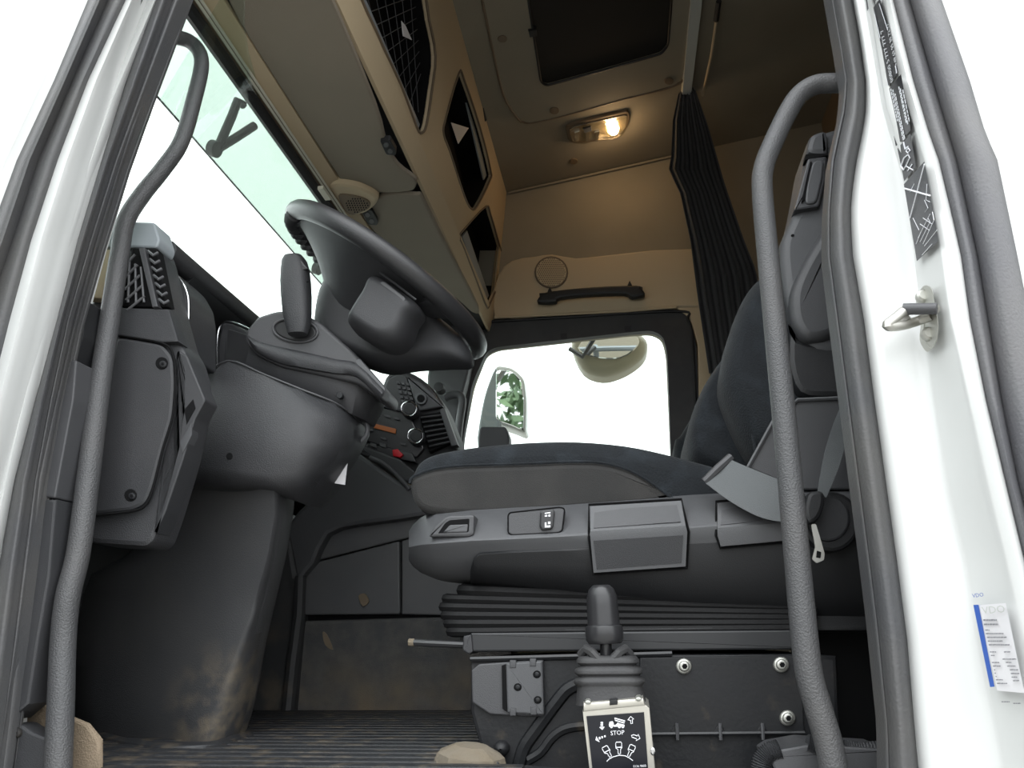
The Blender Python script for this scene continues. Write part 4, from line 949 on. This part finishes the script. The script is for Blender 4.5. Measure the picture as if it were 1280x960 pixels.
# boot: stacked soft square folds
def sq(cx, cy, w_, d_, n=24, pw=.55):
    p = PY(cx, cy, ty); s_ = H(w_)
    return [p+V((s_*math.copysign(abs(math.cos(a))**pw, math.cos(a)), H(d_)*math.copysign(abs(math.sin(a))**pw, math.sin(a)), -.012*(1-abs(math.cos(a)))*0)) for a in [2*math.pi*i/n for i in range(n)]]
bt_ = [(830, 9, 9), (823, 17, 16), (819, 26, 23), (820, 33, 28), (824, 36, 31), (828, 36.5, 31), (831, 32, 28), (835, 38, 32), (838, 39.5, 33), (841, 39, 33), (844, 35, 30), (849, 40.5, 34), (852, 41, 34), (855, 39, 33), (857, 37, 32), (866, 38.5, 33), (876, 40, 34), (880, 40.5, 35)]
build('boot', MB().capped([sq(758+(y-805)*.08, y, a, b) for y, a, b in bt_]), 'rubber', tc_, smooth=45)
for s_ in (-1, 1):
    build('boot_crease', MB().tube([PY(757+s_*6, 828, ty-.03), PY(757+s_*17, 816, ty-.03), PY(757+s_*24, 811, ty-.02), PY(757+s_*31, 819, ty-.012)], .0065, 8), 'rubber', tc_)
LP = (PY(770, 900, .118), V((0, 1, .10)))
lb_o = [(728, 889), (806, 880), (812, 885), (824, 1010), (742, 1010)]
SP('bracket', lb_o, LP, .06, 'alu', tc_, r=.002)
SP('bracket_top', [(729, 878), (804, 872), (807, 882), (729, 890)], LP, .05, 'alu', tc_, r=.003, out=.002)
SP('mount_clip', [(762, 874), (772, 873), (772, 880), (762, 881)], LP, .02, 'plastic_dark', tc_, r=.002, out=.006)
for x, y in ((735, 877), (798, 873)): SP('mount_screw', circ(x, y, 4, 3, 12), LP, .02, 'zinc', tc_, r=.002, out=.006)
SP('side_screw', circ(816, 939, 3.4, 5.5, 12), LP, .03, 'chrome', tc_, r=.002, out=.002)
pl2 = SP('label_plate', [(733, 895), (805, 890), (813, 1000), (745, 1000)], LP, .003, 'label_black', tc_, r=.0005, out=.002)
# pictograms drawn as raised lines
ink = MB(); LN = (LP[0]-LP[1].normalized()*.0028, LP[1])
def zz(x, y): return (720+x/9.6, 860+y/9.6)
def stroke(pts, w_=.00055, closed=False):
    ink.tube([PP(*zz(*p), LN) for p in pts], w_, 5, closed=closed)
def fillp(pts): ink.slab([PP(*zz(*p), LN) for p in pts], (0, .0005, 0), 0)
stroke([(640, 385), (622, 385), (655, 342), (692, 375), (675, 378), (678, 425), (658, 428), (655, 390)], closed=True)
stroke([(665, 570), (690, 560), (735, 575), (745, 555), (768, 605), (720, 632), (725, 610), (672, 590)], closed=True)
fillp([(278, 470), (345, 466), (315, 505)])
for y in (408, 428, 448): fillp([(296, y), (322, y-2), (326, y+12), (293, y+14)])
fillp([(233, 625), (244, 580), (285, 650)])
for x in (272, 302, 335): fillp([(x, 590-(x-272)*.3), (x+18, 585-(x-272)*.3), (x+24, 612-(x-272)*.4), (x+6, 618-(x-272)*.4)])
stroke([(462, 362), (588, 398), (580, 420), (470, 388)], closed=True, w_=.0008)
fillp([(395, 440), (402, 405), (440, 398), (452, 425), (452, 460), (398, 465)])
fillp([(452, 445), (480, 440), (500, 415), (520, 425), (582, 440), (582, 462), (452, 465)])
for x in (425, 520, 562): stroke([(x+11*math.cos(a), 466+11*math.sin(a)) for a in [k*math.pi/5 for k in range(10)]], closed=True, w_=.0007)
for (cx, cy, an) in ((360, 740, -.52), (512, 690, -.02), (668, 725, .45)):
    c_, s_ = math.cos(an), math.sin(an)
    g_ = lambda x, y: (cx+x*c_-y*s_, cy+x*s_+y*c_)
    stroke([g_(-36, -28), g_(-28, -40), g_(28, -40), g_(36, -28), g_(38, 30), g_(22, 45), g_(20, 100), g_(-8, 100), g_(-10, 48), g_(-34, 30)], closed=True)
    stroke([g_(-36, 22), g_(36, 22)])
stroke([(370, 880), (400, 850), (450, 825), (520, 808), (590, 815), (640, 840), (682, 872)])
u_ = (PP(790, 912, LN)-PP(760, 914, LN)).normalized(); v_ = (PP(770, 890, LN)-PP(772, 920, LN)).normalized()
textmesh(ink, 'STOP', PP(*zz(498, 562), LN), u_, v_, .0078, 'CENTER')
textmesh(ink, '0136 9003', PP(*zz(765, 950), LN), u_, v_, .0040, 'CENTER')
build('pictograms', ink, 'white_ink', tc_, smooth=0, label='white tipping pictograms with the word STOP', recalc=False)

# cable conduit and sill plate by the rear of the door
cdu = thing('cable_duct', 'black cable duct with ribbed conduits at the rear door sill', 'duct', PY(1020, 965, .12))
S('cover', [(960, 945), (972, 937), (1012, 930), (1110, 936), (1112, 1000), (985, 1000)], .1, .1, 'plastic_mid', cdu, r=.006, rad=3)
for a, r_ in (([(952, 968), (954, 952), (962, 942), (975, 938)], .014), ([(1008, 930), (1018, 934), (1030, 940)], .013), ([(1055, 932), (1075, 935), (1100, 934)], .008)):
    pth = cr([PY(x, y, .11) for x, y in a], 14)
    build('conduit', MB().tube(pth, [r_*(1 if i % 2 else .86) for i in range(len(pth))], 10), 'plastic', cdu, smooth=20)

# ================================================================== GRAB HANDLES AT THE DOOR
def handle(pts, label, nm='entry_handle', mount=()):
    t = thing(nm, label, 'handle', PY(*pts[-1][:3]))
    p3 = cr([PY(x, y, q) for x, y, q, r in pts], 8); rr_ = []
    for i in range(len(p3)):
        k = i/8; a = min(int(k), len(pts)-2); rr_.append(pts[a][3]+(pts[a+1][3]-pts[a][3])*(k-a))
    build('bar', MB().tube(p3, rr_, 18), 'handle', t, smooth=80)
    for x, y, q, r in mount:
        build('mount', MB().lathe([(r*.9, 0), (r, .004), (r, .014), (r*.6, .02)], PY(x, y, q), (0, -1, 0), 16), 'plastic', t)
handle([(196, 50, .10, .0145), (215, 46, .13, .0145), (240, 54, .15, .0145), (252, 78, .15, .0145), (241, 130, .14, .0148), (226, 178, .13, .015), (203, 212, .12, .0152), (178, 243, .11, .0155), (158, 275, .10, .0158), (150, 315, .10, .016), (140, 380, .09, .0162), (125, 480, .08, .0164), (110, 600, .07, .0168), (98, 690, .06, .0168), (85, 745, .05, .017), (79, 800, .05, .0172), (76, 880, .045, .0175), (72, 970, .04, .0178), (71, 1000, .04, .0178)],
       'long black bent grab handle on the front door pillar', mount=((194, 82, .08, .022),))
handle([(1075, 104, .06, .0155), (1045, 104, .06, .0155), (1020, 106, .06, .0155), (1000, 118, .06, .0155), (985, 140, .06, .0155), (968, 175, .06, .0155), (955, 208, .06, .0155), (953, 240, .06, .0155), (960, 320, .06, .0156), (970, 420, .06, .0158), (982, 540, .06, .0162), (993, 660, .06, .0165), (1003, 770, .06, .0168), (1011, 840, .06, .0168), (1023, 885, .06, .0168), (1036, 930, .06, .0168), (1046, 985, .06, .0168)],
       'long black grab handle on the rear door pillar beside the seat')

# ================================================================== DOOR PILLAR FITTINGS
def pil(x, y, l=0):                                # point on the rear pillar's outer band
    p = PY(x, y, interp([(interp(t, y), q) for t, q in right[2:17]], x)); return p+(CAM-p).normalized()*(.02+l)
def pq(l, n=6):
    "subdivided outline on the pillar"
    out = []
    for i in range(len(l)):
        a, b = V(l[i]), V(l[(i+1) % len(l)])
        out += [pil(*(a+(b-a)*k/n)) for k in range(n)]
    return out
def sticker(name, l, m_, parent=None, lift=.0, **k):
    "follows the pillar: grid between left and right edge"
    (x0, y0), (x1, y1), (x2, y2), (x3, y3) = l        # top-left, top-right, bottom-right, bottom-left
    rws = []
    for i in range(9):
        t = i/8; A = V((x0, y0)).lerp(V((x3, y3)), t); B = V((x1, y1)).lerp(V((x2, y2)), t)
        rws.append([pil(*A.lerp(B, s/4), lift*4) for s in range(5)])
    return build(name, MB().loft(rws, back=(0, .0008, 0)), m_, parent, smooth=60, **k)
def mark(mb, l, lift=.0008): mb.slab([pil(x, y, lift*4) for x, y in l], (0, .0006, 0), 0)
def z6(x, y): return (1070+x/8.725, y/8.727)
def z7(x, y): return (1100+x/4, 90+y/4)
s1 = sticker('service_sticker', [z6(155, 130), z6(262, -20), z6(462, 790), z6(335, 950)], 'black_foil', label='black emergency phone number sticker high on the white rear pillar', category='sticker')
tx = MB()
def along(a, b, s_, size, lift=.0009):
    "text from a to b (pixels), letters' tops towards the cab"
    curved(a, b, s_, (-.58, .81), size)
def curved(a, b, s_, up, size, fit=True):
    "letters laid on the pillar: from a to b in pixels, up = pixel direction of the letter tops, size in pixels"
    m = MB(); textmesh(m, s_, (0, 0, 0), (1, 0, 0), (0, 1, 0), 1); wd = max(p.x for p in m.v); k = tx.add([])
    du, L_ = (V(b)-V(a)).normalized(), (V(b)-V(a)).length; sx_ = L_/wd if fit else size
    tx.v += [pil(a[0]+du.x*p.x*sx_+up[0]*p.y*size, a[1]+du.y*p.x*sx_+up[1]*p.y*size, .006) for p in m.v]
    tx.f += [[k+i for i in f] for f in m.f]
for a_, b_, t_, z_ in ((z6(405, 880), z6(292, 310), '00800 5 777 777 7', 7.5), (z6(450, 700), z6(350, 245), '+49 69 95 30 72 77', 6.5)):
    tx = MB(); along(a_, b_, t_, z_); build('lettering', tx, 'white_ink', s1, smooth=0, recalc=False)
lines = MB()
for a, b, w_ in ((z6(232, 430), z6(340, 940), 1.3), (z6(190, 110), z6(262, 420), .5), (z6(250, 40), z6(345, 330), .5), (z6(425, 720), z6(440, 800), 1)):
    mark(lines, [a, (a[0]+w_, a[1]-w_), (b[0]+w_, b[1]-w_), b], .0009)
build('caption_line', lines, 'white_ink', s1, smooth=0)
s2 = sticker('warning_sticker', [z7(28, 105), z7(105, 10), z7(155, 290), z7(80, 370)], 'black_foil', label='black sticker with lines of small white print below the phone number sticker', category='sticker')
lines = MB(); random.seed(3)
for k, (xa, ya, yb) in enumerate(((52, 85, 250), (62, 90, 335), (74, 110, 330), (92, 75, 240), (100, 85, 260), (112, 90, 250))):
    y = ya; x = xa
    while y < yb:
        l_ = random.uniform(8, 22); a, b = z7(x+(y-ya)*.21, y), z7(x+(y+l_-ya)*.21, y+l_)
        mark(lines, [a, (a[0]+1.0, a[1]-1.0), (b[0]+1.0, b[1]-1.0), b], .0009); y += l_+5
build('small_print', lines, 'white_ink', s2, smooth=0, kind='stuff')
s3 = sticker('pictogram_sticker', [z7(88, 382), z7(152, 305), z7(180, 470), z7(122, 545)], 'black_foil', label='black sticker with a white seat and cross pictogram on the rear pillar', category='sticker')
pm = MB()
def pst(l, w_=.0016, f=z7): pm.tube([pil(*f(*p), .003) for p in l], w_*.62, 5)
pst([(118, 350), (126, 385), (140, 372)]); pst([(130, 395), (142, 380), (150, 392), (140, 405), (130, 395)], .0014)
pst([(105, 470), (120, 430), (142, 412), (148, 430), (130, 470), (118, 490), (105, 470)], .0016); pst([(130, 470), (165, 490)], .0012); pst([(160, 462), (138, 495)], .0012)
build('pictogram', pm, 'white_ink', s3)
s4 = sticker('crossed_sticker', [z7(120, 560), z7(222, 447), z7(293, 845), z7(185, 945)], 'plastic_grey', label='grey drawing sticker crossed by a white X on the rear pillar', category='sticker')
pm = MB(); pst([(150, 730), (222, 460)], .0012); pst([(122, 582), (250, 618)], .0018)
build('cross', pm, 'white_ink', s4)
pm = MB(); random.seed(5)
for l in ([(215, 860), (270, 740), (262, 700)], [(222, 870), (285, 790)], [(180, 860), (210, 790), (250, 710)], [(200, 760), (245, 790)], [(215, 730), (260, 760)], [(165, 730), (195, 790)], [(222, 640), (240, 680), (225, 700)], [(235, 560), (230, 640), (250, 650)], [(210, 915), (260, 860)], [(150, 600), (170, 560)], [(190, 830), (240, 730), (250, 750), (200, 850)]): pst(l, .0006)
build('drawing', pm, 'white_ink', s4)
S_top = sticker('sticker_scrap', [(1082, -3), (1090, -22), (1092, -4), (1084, 14)], 'plastic_grey', label='corner of another grey sticker at the top of the rear pillar', category='sticker')
# service plaque
def z8(x, y): return (1200+x/6, 730+y/6)
vd = thing('service_plaque', 'white tachograph service plaque with blue left bar on the white rear pillar', 'sticker', pil(1250, 860))
sticker('card', [z8(135, 158), z8(343, 143), z8(485, 818), z8(282, 800)], 'white_card', vd)
sticker('blue_bar', [z8(102, 157), z8(138, 156), z8(260, 770), z8(228, 773)], 'blue_ink', vd, lift=.0004)
tx = MB()
def hz(a, b, s_, size): curved(a, b, s_, (-.21, -.98), size)
hz(z8(95, 103), z8(178, 92), 'VDO', 7)
build('maker_mark', tx, 'blue_ink', vd, smooth=0, recalc=False)
tx = MB(); hz(z8(170, 225), z8(340, 212), 'VDO', 13); build('pale_maker_mark', tx, 'paint_grey', vd, smooth=0, recalc=False)
lines = MB(); random.seed(9)
for (x, y, w_, h_) in [(175, 265, 100, 12), (180, 297, 105, 12), (190, 342, 30, 8), (195, 368, 130, 9), (203, 396, 145, 9), (210, 424, 110, 9), (216, 452, 155, 9), (225, 506, 45, 8), (330, 506, 50, 8), (232, 532, 28, 8), (320, 560, 100, 8), (240, 585, 55, 8), (345, 585, 40, 8), (248, 612, 55, 8), (355, 612, 60, 8), (375, 640, 60, 8), (382, 668, 62, 8), (388, 695, 40, 8), (398, 722, 48, 8), (255, 640, 8, 8), (260, 665, 8, 8), (268, 690, 6, 8), (270, 715, 50, 8), (278, 742, 75, 8), (312, 880, 60, 8), (400, 892, 55, 8)]:
    e = x+w_
    while x < e:
        l_ = min(random.uniform(8, 26), e-x); mark(lines, [z8(x, y), z8(x+l_, y-l_*.06), z8(x+l_+2, y-l_*.06+h_), z8(x+2, y+h_)], .0010); x += l_+4
build('small_print', lines, 'grey_ink', vd, smooth=0, kind='stuff')
# door striker
sk = thing('door_striker', 'steel door lock striker loop screwed to the white rear pillar', 'striker', pil(1160, 430))
def z9(x, y): return (800+x/2.285, 280+y/2.285)
def pk_(x, y, l=0):
    return pil(*z9(x, y), l)
base = [pk_(x, y, .004) for x, y in [(818, 175), (835, 185), (843, 230), (853, 280), (850, 330), (838, 352), (825, 352), (808, 320), (812, 270), (800, 225), (800, 190)]]
build('plate', MB().slab(cr(base, 3, True), (0, .012, 0), .001), 'zinc', sk)
build('loop', MB().tube(cr([pk_(845, 243, .004), pk_(800, 244, .025), pk_(757, 248, .045), pk_(735, 264, .052), pk_(706, 290, .058), pk_(745, 290, .045), pk_(790, 278, .022), pk_(835, 262, .004)], 5), .0062, 10), 'steel', sk)
build('loop_plate', MB().slab([pk_(760, 250, .046), pk_(708, 288, .058), pk_(722, 296, .056), pk_(775, 268, .040)], (0.0, .006, 0), .001), 'steel', sk)
build('loop_grip', MB().tube([pk_(752, 243, .046), pk_(848, 242, .008)], .0072, 10), 'plastic_mid', sk)
for x, y in ((808, 208), (823, 315)):
    sw_ = build('screw', MB().lathe([(.0085, -.003), (.0085, .004), (.006, .0065), (.003, .0065)], pk_(x, y, .005), (0, -1, 0), 16), 'zinc', sk)
    build('screw_socket', MB().lathe([(.0032, 0), (.0032, .0012)], pk_(x, y, .011), (0, -1, 0), 6), 'dark_cavity', sw_)

# ================================================================== OUTSIDE
ev = thing('outer_sun_visor', 'translucent green sun shield outside above the windscreen', 'sun shield', (-1.05, 1.0, 1.4))
pA, pB = V((hx(-1.2), -.05, hz_(1.60))), V((hx(-1.03), -.05, hz_(1.98)))
build('shield', MB().slab([pA, pA+V((0, 2.3, 0)), pB+V((0, 2.3, 0)), pB], V((-.003, 0, .0015)), 0), 'tint_glass', ev)
build('shield_edge', MB().tube([pA+V((0, 0, 0)), pA+V((0, 2.3, 0))], .003, 6), 'plastic_grey', ev)
XN = (pB-pA).cross(V((0, 1, 0))).normalized(); XPL = (pA+V((.03, 0, .0)), XN)
for ox, oy, k in ((0, 0, 1), (130, 148, .62)):
    f_ = lambda x, y: PP(265+ox+(x-265)*k, 190+oy+(y-190)*k, XPL)
    build('stay', MB().tube([f_(272, 186), f_(290, 145), f_(297, 126), f_(304, 131)], .012, 8), 'plastic_dark', ev)
    build('stay', MB().tube([f_(272, 186), f_(295, 172), f_(318, 157)], .012, 8), 'plastic_dark', ev)
    build('stay_foot', MB().lathe([(0, -.012), (.022, -.01), (.022, .01), (0, .012)], f_(268, 186), XN, 14), 'plastic_dark', ev)
# kerb mirror above the far window
km = thing('kerb_mirror', 'round beige kerb mirror seen through the top of the far window', 'mirror', PY(762, 445, WY+.25))
ko = cr([(714, 432), (720, 418), (745, 412), (790, 412), (808, 422), (808, 438), (796, 452), (775, 464), (752, 469), (728, 460)], 3, True)
S('housing', ko, WY+.28, .12, 'housing_beige', km, r=.04, seg=5)
S('glass', cr([(722, 434), (740, 446), (775, 448), (798, 432), (792, 418), (745, 416)], 3, True), WY+.272, .02, 'mirror', km, r=.006)
build('stay', MB().tube([PY(712, 436, WY+.26), PY(728, 446, WY+.25), PY(735, 435, WY+.24), PY(742, 424, WY+.22)], .011, 8), 'plastic_grey', km)
build('arm', MB().tube([PY(712, 424, WY+.2), PY(755, 418, WY+.18), PY(800, 413, WY+.16)], .014, 8), 'lit_grey', km)
dm = thing('door_mirror', 'white-edged door mirror reflecting greenery outside the far window', 'mirror', PY(637, 540, WY+.3))
S('arm_cover', cr([(597, 560), (602, 510), (612, 475), (622, 464), (622, 560)], 3, True), WY+.22, .06, 'lit_grey', dm, r=.01)
S('housing', [(618, 455), (640, 458), (656, 472), (659, 500), (658, 544), (640, 536), (619, 530)], WY+.28, .1, 'paint', dm, r=.02, rad=8)
mp = PY(638, 500, WY+.19); MN = (mp, V((-math.sin(.89), math.cos(.89), .02)).normalized())
SP('glass', [(621, 462), (640, 464), (652, 476), (655, 500), (654, 538), (640, 531), (621, 525)], MN, .006, 'mirror', dm, r=.001, rad=6)
build('bracket', MB().tube([PY(604, 552, WY+.062), PY(606, 548, WY+.16), PY(612, 540, WY+.27)], .014, 8), 'plastic_dark', dm)
build('bracket', MB().tube([PY(742, 416, WY+.06), PY(742, 417, WY+.19)], .014, 8), 'lit_grey', km)
# tree behind the truck that the door mirror shows
random.seed(11)
tr = thing('tree', 'leafy green tree showing in the far door mirror', 'tree', (7.5, 3.2, -1.6))
build('trunk', MB().tube([(7.5, 3.2, -1.6), (7.5, 3.25, 0), (7.4, 3.2, 1.6)], [.16, .12, .06], 8), 'stone', tr)
lf = MB()
for k in range(4000):
    a, b = random.uniform(0, 6.283), random.uniform(-1, 1); r_ = 2.1*random.random()**.4; q = math.sqrt(1-b*b)
    c_ = V((7.5+r_*q*math.cos(a), 3.2+1.2*r_*q*math.sin(a), 2.0+r_*b*.95)); u = V((random.gauss(0, 1), random.gauss(0, 1), random.gauss(0, 1))).normalized(); v = u.orthogonal().normalized()
    lf.f.append([lf.add([c_-u*.14, c_+v*.07, c_+u*.14, c_-v*.07])+i for i in range(4)])
build('foliage', lf, 'leaf', tr, smooth=0, recalc=False, kind='stuff')
